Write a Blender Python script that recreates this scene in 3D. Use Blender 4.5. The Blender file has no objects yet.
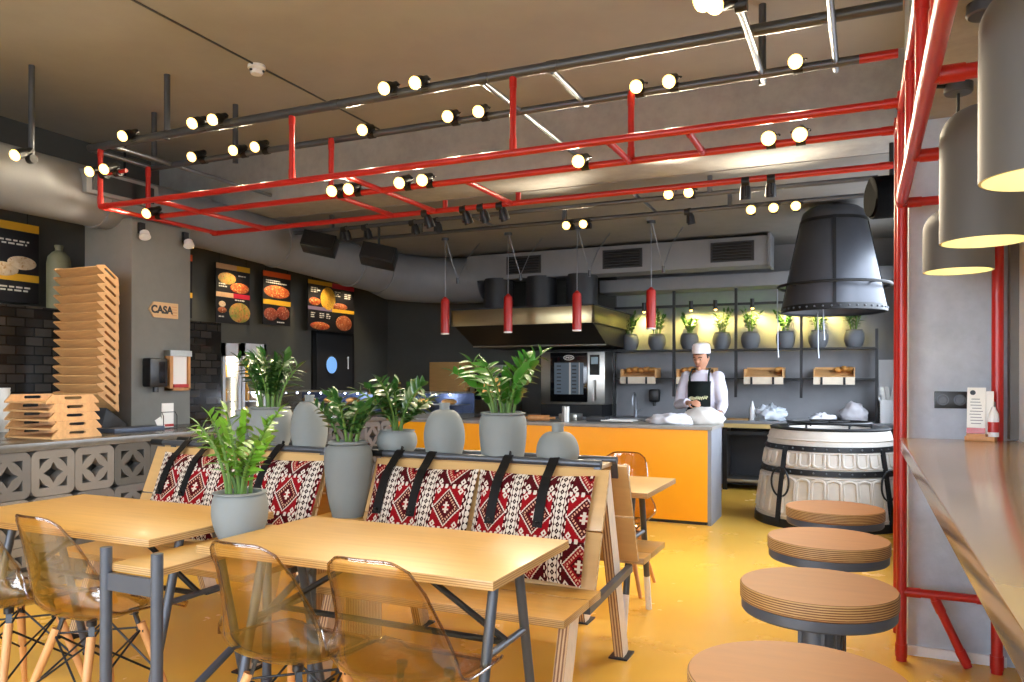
import bpy, bmesh, math, random
from mathutils import Vector as V, Matrix, Euler, Quaternion
C = bpy.context.scene.collection
R = random.Random(7)
rad = math.radians

# ------------------------------------------------------------------ materials
def lin(c):
    if isinstance(c, str):
        c = tuple(int(c[i:i+2], 16) / 255 for i in (0, 2, 4))
    return tuple(((x + .055) / 1.055) ** 2.4 if x > .04045 else x / 12.92 for x in c) + (1,)

class NT:
    def __init__(s, name):
        s.m = bpy.data.materials.new(name); s.m.use_nodes = True
        s.t = s.m.node_tree; s.n = s.t.nodes; s.l = s.t.links
        s.b = s.n['Principled BSDF']; s.o = s.n['Material Output']
    def new(s, t, **k):
        n = s.n.new(t)
        for a, b in k.items(): setattr(n, a, b)
        return n
    def link(s, a, b): s.l.new(a, b)
    def put(s, sock, v):
        if hasattr(v, 'is_output'): s.l.new(v, sock)
        else: sock.default_value = v
    def math(s, op, a, b=None, c=None, clamp=False):
        n = s.new('ShaderNodeMath', operation=op); n.use_clamp = clamp
        for i, v in enumerate((a, b, c)):
            if v is not None: s.put(n.inputs[i], v)
        return n.outputs[0]
    def mix(s, f, a, b):
        n = s.new('ShaderNodeMix', data_type='RGBA')
        s.put(n.inputs[0], f); s.put(n.inputs[6], a); s.put(n.inputs[7], b)
        return n.outputs[2]
    def noise(s, scale=5, detail=4, rough=.55, vec=None, stretch=None):
        n = s.new('ShaderNodeTexNoise'); n.inputs['Scale'].default_value = scale
        n.inputs['Detail'].default_value = detail; n.inputs['Roughness'].default_value = rough
        if vec is None: vec = s.coord()
        if stretch:
            mp = s.new('ShaderNodeMapping'); s.link(vec, mp.inputs[0]); mp.inputs['Scale'].default_value = stretch
            vec = mp.outputs[0]
        s.link(vec, n.inputs['Vector'])
        return n.outputs['Fac']
    def coord(s, which='Object'):
        if not hasattr(s, 'tc'): s.tc = s.new('ShaderNodeTexCoord')
        return s.tc.outputs[which]
    def xyz(s, vec=None):
        n = s.new('ShaderNodeSeparateXYZ'); s.link(vec or s.coord(), n.inputs[0]); return n.outputs
    def ramp(s, f, stops):
        n = s.new('ShaderNodeValToRGB'); cr = n.color_ramp
        while len(cr.elements) < len(stops): cr.elements.new(.5)
        for e, (p, c) in zip(cr.elements, stops): e.position = p; e.color = c
        s.link(f, n.inputs[0]); return n.outputs[0]
    def bump(s, h, strength=.2, dist=.01):
        n = s.new('ShaderNodeBump'); n.inputs['Strength'].default_value = strength; n.inputs['Distance'].default_value = dist
        s.link(h, n.inputs['Height']); s.link(n.outputs[0], s.b.inputs['Normal'])
    def base(s, col, rough=.5, metal=0, spec=None):
        s.put(s.b.inputs['Base Color'], col); s.put(s.b.inputs['Roughness'], rough); s.b.inputs['Metallic'].default_value = metal
        if spec is not None: s.b.inputs['Specular IOR Level'].default_value = spec

def dk(c, k): return tuple(min(1, x * k) for x in c[:3]) + (1,)
def mat(name, col, rough=.5, metal=0, var=.12, scale=6, bump=0, bscale=60, bdist=.003, coat=0, spec=None, stretch=None):
    t = NT(name); c = lin(col)
    f = t.noise(scale, 5, .6, stretch=stretch)
    t.base(t.ramp(f, [(.25, dk(c, 1 - var)), (.75, dk(c, 1 + var))]), rough, metal, spec)
    if bump: t.bump(t.noise(bscale, 4), bump, bdist)
    if coat: t.b.inputs['Coat Weight'].default_value = coat; t.b.inputs['Coat Roughness'].default_value = .08
    return t.m
def emit(name, col, strength):
    t = NT(name); c = lin(col)
    t.base(c, .4); t.b.inputs['Emission Color'].default_value = c; t.b.inputs['Emission Strength'].default_value = strength
    return t.m
def concrete(name, a, b, scale=1.2, rough=.8, bump=.25):
    t = NT(name)
    f = t.math('ADD', t.math('MULTIPLY', t.noise(scale, 8, .65), .7), t.math('MULTIPLY', t.noise(scale * 9, 5, .6), .3))
    t.base(t.ramp(f, [(.3, lin(a)), (.7, lin(b))]), rough)
    t.bump(t.noise(14, 8, .65), bump, .01); return t.m
def plywood(name, top, dark, light, rough=.35, axis=2, layers=.0065, grain=(1.5, 18, 8), coat=.25):
    """veneer on the faces along the sheet, layered plies on its edges"""
    t = NT(name); ct = lin(top)
    g = t.noise(2.2, 6, .6, stretch=grain); g2 = t.noise(1.1, 3, .5)
    f = t.math('ADD', t.math('MULTIPLY', g, .6), t.math('MULTIPLY', g2, .4))
    face = t.ramp(f, [(.3, dk(ct, .86)), (.7, dk(ct, 1.1))])
    x = t.xyz(); lay = t.math('FRACT', t.math('DIVIDE', x[axis], layers * 2))
    wob = t.math('MULTIPLY', t.math('SUBTRACT', t.noise(30, 2), .5), .25)
    edge = t.mix(t.math('GREATER_THAN', t.math('ADD', lay, wob), .5), lin(dark), lin(light))
    nx = t.xyz(t.coord('Normal'))
    isf = t.math('GREATER_THAN', t.math('ABSOLUTE', nx[axis]), .6)
    t.base(t.mix(isf, edge, face), rough); t.b.inputs['Coat Weight'].default_value = coat; t.b.inputs['Coat Roughness'].default_value = .15
    return t.m

# ------------------------------------------------------------------ mesh builder
class MB:
    def __init__(s): s.bm = bmesh.new()
    def box(s, c, d, rot=None):
        m = Matrix.Translation(V(c)) @ (rot.to_4x4() if rot else Matrix()) @ Matrix.Diagonal((d[0], d[1], d[2], 1))
        bmesh.ops.create_cube(s.bm, size=1, matrix=m); return s
    def span(s, a, b):
        a = V(a); b = V(b); d = b - a
        return s.box((a + b) / 2, (abs(d.x), abs(d.y), abs(d.z)))
    def bar(s, p, q, w, h, up=(0, 0, 1)):
        p = V(p); q = V(q); y = (q - p).normalized(); u = V(up)
        if abs(y.dot(u)) > .98: u = V((1, 0, 0))
        x = y.cross(u).normalized(); z = x.cross(y)
        return s.box((p + q) / 2, (w, (q - p).length, h), Matrix((x, y, z)).transposed())
    def cyl(s, p, q, r, r2=None, n=16):
        p = V(p); q = V(q); d = q - p
        m = Matrix.Translation((p + q) / 2) @ d.to_track_quat('Z', 'Y').to_matrix().to_4x4()
        bmesh.ops.create_cone(s.bm, cap_ends=True, segments=n, radius1=r, radius2=r if r2 is None else r2, depth=d.length, matrix=m); return s
    def tube(s, pts, r, n=8, closed=False, caps=True):
        pts = [V(p) for p in pts]; k = len(pts); rs = r if isinstance(r, (list, tuple)) else [r] * k
        rings = []; nrm = None
        for i in range(k):
            a = pts[i - 1] if (i or closed) else pts[i]; b = pts[(i + 1) % k] if (i < k - 1 or closed) else pts[i]
            t = (b - a).normalized()
            if nrm is None:
                nrm = t.orthogonal().normalized()
            else:
                nrm = (nrm - t * nrm.dot(t)); nrm = nrm.normalized() if nrm.length > 1e-6 else t.orthogonal().normalized()
            bn = t.cross(nrm)
            rings.append([s.bm.verts.new(pts[i] + (nrm * math.cos(2 * math.pi * j / n) + bn * math.sin(2 * math.pi * j / n)) * rs[i]) for j in range(n)])
        for i in range(k if closed else k - 1):
            A = rings[i]; B = rings[(i + 1) % k]
            for j in range(n): s.bm.faces.new((A[j], A[(j + 1) % n], B[(j + 1) % n], B[j]))
        if caps and not closed:
            s.bm.faces.new(rings[0][::-1]); s.bm.faces.new(rings[-1])
        return s
    def lathe(s, prof, n=32, c=(0, 0, 0), axis=None, sx=1, sy=1):
        c = V(c); q = V(axis).to_track_quat('Z', 'Y') if axis else Quaternion()
        rings = []
        for r, z in prof:
            if r < 1e-5: rings.append([s.bm.verts.new(c + q @ V((0, 0, z)))])
            else: rings.append([s.bm.verts.new(c + q @ V((sx * r * math.cos(2 * math.pi * j / n), sy * r * math.sin(2 * math.pi * j / n), z))) for j in range(n)])
        for A, B in zip(rings, rings[1:]):
            for j in range(n):
                k = (j + 1) % n
                if len(A) == 1 and len(B) == 1: continue
                if len(A) == 1: s.bm.faces.new((A[0], B[k], B[j]))
                elif len(B) == 1: s.bm.faces.new((A[j], A[k], B[0]))
                else: s.bm.faces.new((A[j], A[k], B[k], B[j]))
        return s
    def sphere(s, c, r, sc=(1, 1, 1), n=16, m=10, rot=None):
        mt = Matrix.Translation(V(c)) @ (rot.to_4x4() if rot else Matrix()) @ Matrix.Diagonal((sc[0], sc[1], sc[2], 1))
        bmesh.ops.create_uvsphere(s.bm, u_segments=n, v_segments=m, radius=r, matrix=mt); return s
    def prism(s, poly, h, m=None):
        m = m or Matrix(); a = [s.bm.verts.new(m @ V((x, y, 0))) for x, y in poly]; b = [s.bm.verts.new(m @ V((x, y, h))) for x, y in poly]
        s.bm.faces.new(a[::-1]); s.bm.faces.new(b); k = len(a)
        for i in range(k): s.bm.faces.new((a[i], a[(i + 1) % k], b[(i + 1) % k], b[i]))
        return s
    def poly(s, pts):
        s.bm.faces.new([s.bm.verts.new(V(p)) for p in pts]); return s
    def add(s, me, m=None):
        k = len(s.bm.verts); s.bm.from_mesh(me); s.bm.verts.ensure_lookup_table()
        if m: bmesh.ops.transform(s.bm, matrix=m, verts=s.bm.verts[k:])
        return s
    def mesh(s, name, bevel=0, angle=35, normals=True):
        if bevel:
            s.bm.normal_update()
            e = [e for e in s.bm.edges if len(e.link_faces) == 2 and e.calc_face_angle(0) > rad(40)]
            bmesh.ops.bevel(s.bm, geom=e, offset=bevel, segments=2, profile=.6, affect='EDGES', clamp_overlap=True)
        if normals: bmesh.ops.recalc_face_normals(s.bm, faces=s.bm.faces[:])
        me = bpy.data.meshes.new(name); s.bm.to_mesh(me); s.bm.free()
        for p in me.polygons: p.use_smooth = True
        me.set_sharp_from_angle(angle=rad(angle)); return me

def plate(outer, holes, thick, bevel=0):
    """flat plate with holes, lying in xy, from z=0 to z=thick"""
    cu = bpy.data.curves.new('plate', 'CURVE'); cu.dimensions = '2D'; cu.fill_mode = 'BOTH'; cu.extrude = thick / 2; cu.bevel_depth = bevel
    for pts in [outer] + holes:
        sp = cu.splines.new('POLY'); sp.points.add(len(pts) - 1); sp.use_cyclic_u = True
        for p, (x, y) in zip(sp.points, pts): p.co = (x, y, 0, 1)
    o = bpy.data.objects.new('plate', cu); C.objects.link(o); bpy.context.view_layer.update()
    me = bpy.data.meshes.new_from_object(o.evaluated_get(bpy.context.evaluated_depsgraph_get()))
    bpy.data.objects.remove(o); bpy.data.curves.remove(cu)
    me.transform(Matrix.Translation((0, 0, thick / 2))); return me
def text_mesh(body, size, thick=.002, align='CENTER', shear=0, bold=0):
    cu = bpy.data.curves.new('t', 'FONT'); cu.body = body; cu.size = size; cu.extrude = thick / 2; cu.align_x = align; cu.align_y = 'CENTER'; cu.shear = shear; cu.offset = bold
    o = bpy.data.objects.new('t', cu); C.objects.link(o); bpy.context.view_layer.update()
    me = bpy.data.meshes.new_from_object(o.evaluated_get(bpy.context.evaluated_depsgraph_get()))
    bpy.data.objects.remove(o); bpy.data.curves.remove(cu); return me

# ------------------------------------------------------------------ objects
def thing(name, label, cat, loc=(0, 0, 0), rz=0, group=None):
    o = bpy.data.objects.new(name, None); o.empty_display_size = .1; C.objects.link(o)
    o.location = loc; o.rotation_euler = (0, 0, rz); o['label'] = label; o['category'] = cat
    if group: o['group'] = group
    return o
def part(name, mb, m, parent, label=None, bevel=0, world=False, angle=35, loc=None):
    me = mb if isinstance(mb, bpy.types.Mesh) else mb.mesh(name, bevel, angle)
    o = bpy.data.objects.new(name, me); C.objects.link(o)
    me.materials.clear(); me.materials.append(m)
    if parent:
        o.parent = parent
        if world:
            p = parent; off = V((0, 0, 0))
            while p: off += p.location; p = p.parent
            me.transform(Matrix.Translation(-off))
    if loc is not None: o.location = loc
    if label: o['label'] = label
    return o
def solo(name, mb, m, label, cat, loc=(0, 0, 0), group=None, bevel=0, rz=0, angle=35, world=False):
    o = part(name, mb, m, None, label, bevel, angle=angle)
    if world: o.data.transform(Matrix.Translation(-V(loc)))
    o.location = loc; o.rotation_euler = (0, 0, rz); o['category'] = cat
    if group: o['group'] = group
    return o
def struct(name, mb, m, bevel=0, parent=None):
    o = part(name, mb, m, parent, None, bevel)
    if not parent: o['kind'] = 'structure'
    return o
def kids(o): return [c for c in bpy.data.objects if c.parent == o]
KID = {}
def dup(root, loc, rz=None, label=None, group=None, rot=None):
    r = root.copy(); C.objects.link(r); r.location = loc
    if rz is not None: r.rotation_euler = (0, 0, rz)
    if rot is not None: r.rotation_euler = rot
    if label: r['label'] = label
    if group: r['group'] = group
    for ch in root.children:
        c = ch.copy(); C.objects.link(c); c.parent = r
        for g in ch.children:
            d = g.copy(); C.objects.link(d); d.parent = c
    return r
ORD = 'first second third fourth fifth sixth seventh eighth ninth tenth eleventh twelfth thirteenth fourteenth fifteenth sixteenth'.split()

# ------------------------------------------------------------------ palette
FLOOR = NT('floor_epoxy')
_f = FLOOR.noise(.7, 5, .6)
FLOOR.base(FLOOR.ramp(_f, [(.3, lin('e6b244')), (.7, lin('ecba50'))]), FLOOR.math('ADD', FLOOR.math('MULTIPLY', FLOOR.noise(3, 4), .12), .2))
FLOOR = FLOOR.m
CEIL = concrete('ceiling_plaster', '96948f', 'a5a29c', .5, .85, .1)
CONC = concrete('concrete_grey', '6c6c6b', '8d8d8b', 1.1)
BEAMC = concrete('concrete_beam', '8b8b8a', 'b2b2b0', 1.3)
PIERC = concrete('concrete_pier', 'a6b0be', 'c6d0dc', 2.2, .7, .35)
COLC = concrete('column_plaster', '75756f', '82827c', 1.5, .75, .12)
WALLD = concrete('wall_dark_grey', '4a4a46', '54544f', .8, .8, .08)
WALLB = concrete('wall_grey', '7f8083', '8f9093', 1., .75, .15)
WHITE = mat('white_paint', 'e6e6e6', .5, var=.03)
RED = mat('red_paint', 'b41c14', .36, var=.1, coat=.2)
STEEL = mat('dark_grey_steel', '4d525b', .4, .3, var=.08)
GREYPIPE = mat('grey_pipe_paint', '55585d', .38, .5, var=.15)
CHROME = mat('galvanised_pipe', '8a8e95', .38, .9, var=.15)
BLACK = mat('black_metal', '17181a', .45, .2, var=.2)
BLACKP = mat('black_plastic', '121316', .35, 0, var=.2)
LEATHER = mat('black_leather', '0e0b0a', .6, 0, var=.3, spec=.25)
TOP = plywood('birch_tabletop', 'd4a455', '9a7444', 'c09a66', .4, layers=.0035, coat=.08)
SEATW = plywood('birch_seat', 'cf9c4a', '94703f', 'bd9763', .3, layers=.0035)
STOOLW = plywood('stool_plywood', 'a3641a', '6a4018', 'b8905c', .55, layers=.0032, grain=(3, 14, 6), coat=0); STOOLW.node_tree.nodes['Principled BSDF'].inputs['Specular IOR Level'].default_value = .3
PANELY = plywood('birch_panel', 'c9a066', '9a7242', 'ddc79f', .4, axis=1)
POST = plywood('plywood_post', 'e8dccb', '7a5636', 'c9a67a', .5, axis=0, layers=.007, coat=0)
POT = mat('grey_ceramic', '7c807d', .75, 0, var=.07, scale=4, bump=.15, bscale=90, bdist=.002)
POTD = mat('dark_grey_ceramic', '64676b', .7, 0, var=.1, scale=4, bump=.1)
SOIL = mat('soil', '2a211a', .95, var=.4, scale=60, bump=.6)
LEAF = mat('zz_leaf', '2f5a22', .3, 0, var=.35, scale=9, spec=.6)
LEAF2 = mat('zz_leaf_young', '6b9a2c', .32, 0, var=.35, scale=7, spec=.6)
STEM = mat('zz_stem', '5b7a35', .5, 0, var=.25)
YELLOW = mat('yellow_panel', 'ffac08', .35, 0, var=.03, scale=1.5)
STONED = mat('dark_stone_top', '5f5b54', .22, 0, var=.15, scale=14)
STONE = mat('grey_stone', '8a8780', .35, 0, var=.15, scale=14)
GREYP = mat('grey_panel', '85888f', .5, 0, var=.05)
INOX = mat('brushed_steel', 'b5b4ae', .3, 1, var=.12, stretch=(1, 1, 40))
BRASSY = mat('warm_steel', 'c2b48c', .28, 1, var=.1, stretch=(1, 1, 40))
DUCT = mat('duct_grey', '84868a', .6, .1, var=.06)
BULB = emit('bulb_glow', 'ffcf72', 4.2)
LAMPG = mat('lamp_grey', '5b5a58', .6, 0, var=.05)
LAMPIN = mat('lamp_inner', 'e8e2b8', .5, 0, var=.03)
TRAYW = mat('tray_wood', 'd2a066', .5, 0, var=.16, scale=3, stretch=(2, 14, 8))
BARTOP = plywood('bar_top', 'a0835c', '4d4843', '4d4843', .24, layers=.05, grain=(2, 1, 1), coat=.7)
CLOTH = mat('white_cloth', 'e9e9ee', .9, var=.05, bump=.3, bscale=20)
PAPER = mat('white_paper', 'f1efe9', .8, var=.02)
BREAD = mat('bread_crust', 'b9813e', .7, var=.35, scale=14, bump=.4, bscale=50)
DOWEL = mat('beech_leg', 'c98e55', .5, var=.15, scale=4, stretch=(8, 8, 1))
DARKW = mat('dark_cabinet', '2b2c2f', .5, var=.12)
GLASSK = mat('oven_glass', '0d0e11', .08, 0, var=.05, spec=.8)

def glassy(name, tint, amount, rough=.03, f0=.04):
    t = NT(name); n = t.n; n.remove(t.b)
    tr = t.new('ShaderNodeBsdfTransparent'); tr.inputs[0].default_value = tint
    gl = t.new('ShaderNodeBsdfGlossy'); gl.inputs['Roughness'].default_value = rough; gl.inputs[0].default_value = (1, 1, 1, 1)
    lw = t.new('ShaderNodeLayerWeight'); lw.inputs[0].default_value = .5
    f = t.math('ADD', t.math('MULTIPLY', t.math('POWER', lw.outputs['Facing'], 4.5), amount), f0, clamp=True)
    mx = t.new('ShaderNodeMixShader'); t.link(f, mx.inputs[0])
    t.link(tr.outputs[0], mx.inputs[1]); t.link(gl.outputs[0], mx.inputs[2]); t.link(mx.outputs[0], t.o.inputs[0]); return t.m
PANE = glassy('window_glass', (.97, .98, 1, 1), .7)
AMBER = glassy('smoke_polycarbonate', (.86, .76, .58, 1), .8, .04, .08)
AMBERRIM = glassy('polycarbonate_edge', (.6, .48, .34, 1), .8, .08, .12)

def tiles_mat():
    t = NT('dark_wall_tiles')
    b = t.new('ShaderNodeTexBrick'); mp = t.new('ShaderNodeMapping'); t.link(t.coord(), mp.inputs[0])
    mp.inputs['Rotation'].default_value = (rad(90), 0, rad(90)); t.link(mp.outputs[0], b.inputs['Vector'])
    x = t.xyz(); cb = t.new('ShaderNodeCombineXYZ'); t.link(t.math('ADD', x[1], x[0]), cb.inputs[0]); t.link(x[2], cb.inputs[1])
    t.link(cb.outputs[0], b.inputs['Vector'])
    b.inputs['Scale'].default_value = 1; b.inputs['Brick Width'].default_value = .15; b.inputs['Row Height'].default_value = .075; b.inputs['Mortar Size'].default_value = .006
    b.inputs['Color1'].default_value = lin('171615'); b.inputs['Color2'].default_value = lin('47423c'); b.inputs['Mortar'].default_value = lin('1c1b1a')
    t.base(b.outputs['Color'], .25); t.bump(b.outputs['Fac'], -.5, .005); return t.m
TILES = tiles_mat()

def kilim():
    t = NT('kilim_fabric'); uv = t.coord('UV'); u, v, _ = t.xyz(uv)
    m = t.math
    def fr(a, k, off=0.): return m('FRACT', m('ADD', m('MULTIPLY', a, k), off))
    def lt(a, b): return m('LESS_THAN', a, b)
    def gt(a, b): return m('GREATER_THAN', a, b)
    def ab(a): return m('ABSOLUTE', a)
    def AND(*a):
        r = a[0]
        for q in a[1:]: r = m('MULTIPLY', r, q)
        return r
    def between(a, lo, hi): return AND(gt(a, lo), lt(a, hi))
    W = lin('d0c4b4'); D = lin('2c0d10'); MR = lin('480b11'); RD = lin('860f17'); PK = lin('c79a7e')
    T = fr(u, 4.6, .02)                                     # columns about 0.21 m wide
    band = lt(T, .30)
    # white bands: lattice of dark squares with zigzag borders
    q = m('DIVIDE', T, .30)
    w = fr(v, 34)
    dia = m('ADD', ab(m('SUBTRACT', fr(q, 3), .5)), ab(m('SUBTRACT', w, .5)))
    zig = ab(m('SUBTRACT', fr(v, 26), .5))
    e1 = m('SUBTRACT', m('MULTIPLY', ab(m('SUBTRACT', q, .5)), 2), .62)
    zz = AND(gt(e1, 0), gt(m('MULTIPLY', e1, 1.7), m('ADD', zig, .06)))
    line = between(ab(m('SUBTRACT', q, .5)), .27, .31)
    wc = t.mix(AND(between(dia, .13, .46), lt(e1, -.08)), W, D)
    wc = t.mix(line, wc, D); wc = t.mix(zz, wc, MR)
    # red columns: concentric diamonds with stepped outlines and little hooks in the corners
    sx = m('DIVIDE', m('SUBTRACT', T, .65), .35)
    y = m('SUBTRACT', fr(v, 4.9, .1), .5)
    ax = ab(sx); ay = ab(m('MULTIPLY', y, 2))
    st = m('MULTIPLY', m('ADD', m('SUBTRACT', fr(ay, 9), .5), 0), .05)
    d = m('ADD', m('ADD', m('MULTIPLY', ax, .95), ay), st)
    alt = fr(m('FLOOR', m('ADD', m('MULTIPLY', v, 4.9), .1)), .5)
    core = t.mix(gt(alt, .2), RD, MR)
    c = t.mix(lt(d, .82), t.mix(gt(alt, .2), MR, RD), core)
    c = t.mix(between(d, .82, .90), c, W)
    c = t.mix(AND(between(d, .55, .70), gt(fr(m('SUBTRACT', ax, ay), 5), .5)), c, PK)
    c = t.mix(lt(d, .42), c, MR); c = t.mix(lt(d, .30), c, RD)
    cross = m('MAXIMUM', AND(lt(ax, .07), lt(ay, .26)), AND(lt(ax, .2), between(ay, .06, .14)))
    c = t.mix(cross, c, W)
    cx = ab(m('SUBTRACT', ax, .72)); cy = ab(m('SUBTRACT', ay, .78)); cd = m('ADD', cx, cy)
    c = t.mix(between(cd, .06, .17), c, W)
    tri = AND(gt(d, 1.02), gt(ay, .9), gt(m('ADD', fr(ax, 3), ay), 1.4))
    c = t.mix(tri, c, W)
    edge = gt(ax, .93); c = t.mix(edge, c, t.mix(gt(fr(v, 30), .5), D, W))
    col = t.mix(band, c, wc)
    t.base(col, .95); t.b.inputs['Specular IOR Level'].default_value = .1
    t.bump(t.noise(300, 2), .4, .002); return t.m
KILIM = kilim()
# ================================================================== SETTING
struct('floor', MB().span((-7.2, -3.2, -.1), (.9, 10.1, 0)), FLOOR)
struct('ceiling', MB().span((-7.2, -3.2, 3.52), (.9, 5.75, 3.62)), CEIL)
struct('ceiling_kitchen', MB().span((-7.2, 6.25, 2.97), (.9, 10.1, 3.62)), concrete('ceiling_kitchen_plaster', '7b7b7a', '8d8c8a', .8, .85, .1))
struct('beam', MB().span((-7.2, 5.73, 2.975), (.6, 6.27, 3.6)), BEAMC)
struct('wall_back', MB().span((-7.2, 9.98, 0), (.9, 10.1, 3.6)), WALLB)
struct('wall_side', MB().span((-7.2, -3.2, 0), (-6.6, 10.1, 3.6)), WALLD)
struct('wall_kitchen', MB().span((-7.0, 9.93, 0), (-3.0, 9.985, 3.0)), WALLD)
struct('wall_right', MB().span((.46, 4.6, 0), (.6, 10.1, 1.0)).span((.46, 4.6, 2.75), (.6, 10.1, 3.6)).span((.46, 4.6, .9), (.6, 5.0, 2.8)).span((.46, 9.15, .9), (.6, 10.1, 2.8)), PIERC)
w5 = struct('window_5', MB().span((.51, 5.0, 1.0), (.56, 9.15, 1.05)).span((.51, 5.0, 2.7), (.56, 9.15, 2.75)).span((.51, 5.0, 1.0), (.56, 5.05, 2.75)).span((.51, 9.1, 1.0), (.56, 9.15, 2.75)).span((.51, 7.05, 1.0), (.56, 7.1, 2.75)), STEEL)  # added window in a plain wall, brings daylight into the kitchen
part('window_pane', MB().span((.53, 5.05, 1.05), (.54, 9.1, 2.7)), PANE, w5)
struct('pier', MB().span((.2, 4.17, 0), (.605, 4.62, 3.56)), PIERC, .004)
struct('trim_1', MB().span((.606, 4.10, 1.05), (.64, 4.17, 2.56)), mat('trim_grey', '6d6a66', .6))
struct('baseboard_pier', MB().span((.2, 4.155, 0), (.605, 4.17, .045)), WHITE)
struct('wall_front', MB().span((-7.2, -3.2, 0), (.9, -3.1, .35)).span((-7.2, -3.2, 3.1), (.9, -3.1, 3.6)).span((-7.2, -3.2, .3), (-6.3, -3.1, 3.2)).span((-3.6, -3.2, .3), (-3.4, -3.1, 3.2)).span((-.5, -3.2, .3), (-.3, -3.1, 3.2)), PIERC)
for i, (a, b) in enumerate(((-6.3, -3.6), (-3.4, -.5), (-.3, .64))):
    w = struct('window_%d' % (i + 2), MB().span((a, -3.17, .35), (b, -3.12, .42)).span((a, -3.17, 3.03), (b, -3.12, 3.1)).span((a, -3.17, .35), (a + .06, -3.12, 3.1)).span((b - .06, -3.17, .35), (b, -3.12, 3.1)), STEEL)
    part('window_pane', MB().span((a + .06, -3.15, .42), (b - .06, -3.14, 3.03)), PANE, w)
# window wall beside the bar, with a lowered soffit over it
struct('wall_window', MB().span((.64, -3.2, 0), (.76, 4.17, .96)).span((.605, 4.17, 0), (.9, 4.62, 3.6)), PIERC)
struct('wall_bar', MB().span((.64, .95, .96), (.76, 4.17, 2.6)), WHITE)
struct('soffit', MB().span((.215, -3.2, 2.56), (.9, 4.17, 3.56)), BEAMC)
fr = MB()
for y in (-3.1, -1.7, -.3, .9): fr.span((.655, y, .96), (.715, y + .05, 2.56))
fr.span((.655, -3.1, .96), (.715, .95, 1.01)).span((.655, -3.1, 2.5), (.715, .95, 2.56))
w1 = struct('window_1', fr, STEEL)
part('window_pane', MB().span((.68, -3.1, 1.01), (.69, .9, 2.5)), PANE, w1)
# tiled partition behind the side counter
struct('partition_tiled', MB().span((-6.6, 2.2, 0), (-6.12, 6.1, 1.895)), TILES, .004)
# column with the sign
struct('column', MB().span((-5.96, 4.42, 0), (-5.4, 5.02, 2.62)), COLC, .004)
# door in the side wall
dr = struct('door_1', MB().span((-6.6, 8.14, 0), (-6.57, 9.04, 1.95)), BLACK)
DISC = MB().lathe([(0, 0), (.135, 0), (.135, .012), (0, .012)], 40, (-6.56, 8.52, 1.49), (1, 0, 0))
leaf = part('door_leaf', MB().span((-6.57, 8.2, .01), (-6.555, 8.98, 1.91)), DARKW, dr)
part('porthole', MB().lathe([(0, 0), (.115, 0), (.115, .012), (0, .012)], 40, (-6.555, 8.5, 1.5), (1, 0, 0)), emit('porthole_daylight', '6f9fd8', .75), dr, 'round window with blue daylight behind it')
part('porthole_rim', MB().tube([(-6.55, 8.5 + .12 * math.cos(a * math.pi / 16), 1.5 + .12 * math.sin(a * math.pi / 16)) for a in range(32)], .01, 8, True), BLACK, dr)
part('door_handle', MB().cyl((-6.54, 8.86, 1.45), (-6.54, 8.86, 1.62), .01).cyl((-6.555, 8.86, 1.47), (-6.54, 8.86, 1.47), .006).cyl((-6.555, 8.86, 1.6), (-6.54, 8.86, 1.6), .006), INOX, dr)

# ================================================================== PIPE FRAMES
PX = .168; ZR = 2.625; Y1, Y2, Y3 = 4.06, 4.5, 5.23
pf = thing('pipe_scaffold', 'red painted steel pipe frame standing on the floor by the bar and spanning overhead', 'pipe frame', (PX, Y1, 0))
def rp(name, p, q, r=.021):
    p = V(p); q = V(q); d = (q - p).normalized()
    m = MB().cyl(p, q, r, n=14)
    for k in (p + d * .05, q - d * .05):
        if (q - p).length > .3: m.cyl(k - d * .03, k + d * .03, r * 1.16, n=14)
    return part(name, m, RED, pf, world=True)
rp('post', (PX, Y1, 0), (PX, Y1, ZR + .05), .023); rp('post', (PX, Y2, 0), (PX, Y2, ZR + .06), .021); rp('post', (.552, Y1, 0), (.552, Y1, 2.16), .024)
rp('rail', (-5.3, Y1, ZR), (PX, Y1, ZR)); rp('rail', (-5.32, Y2, ZR), (PX, Y2, ZR)); rp('rail', (-5.35, Y3, ZR), (PX, Y3, ZR))
rp('rail', (PX - .004, -1.2, 2.14), (PX - .004, Y1, 2.15), .024); rp('rail', (PX, -1.2, ZR - .11), (PX, Y2, ZR - .03), .021)
for y, z in ((1.65, 2.145), (2.38, 2.145), (3.19, 2.14), (Y1, 2.15)): rp('cross_pipe', (PX, y, z), (.60 if y < 4 else .552, y, z), .021)
for y in (2.15, 2.75, 3.38): rp('stub', (PX, y, 2.145), (PX, y, ZR - .06), .02)
for x, a, b in ((-5.3, Y1, Y3), (-4.74, Y1, Y3), (-3.04, Y1, Y3), (-3.43, Y2, Y3), (-2.385, Y2, Y3), (-1.275, Y1, Y2), (-.84, Y1, Y2)): rp('rung', (x, a, ZR), (x, b, ZR), .018)
for x in (-5.3, -3.455, -1.843): rp('hanger', (x, Y1, ZR), (x, Y1, 3.08), .019)
for x in (-5.31, -3.474, -1.266): rp('hanger', (x, Y2, ZR), (x, Y2, 3.04), .019)
for x in (-2.95, -2.33): rp('stub', (x, Y3, ZR), (x, Y3, ZR + .075), .02)
rp('brace_rail', (PX, Y1, .325), (.552, Y1, .325), .02); rp('brace', (.3, Y1, .32), (.44, Y1, .01), .019)

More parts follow.
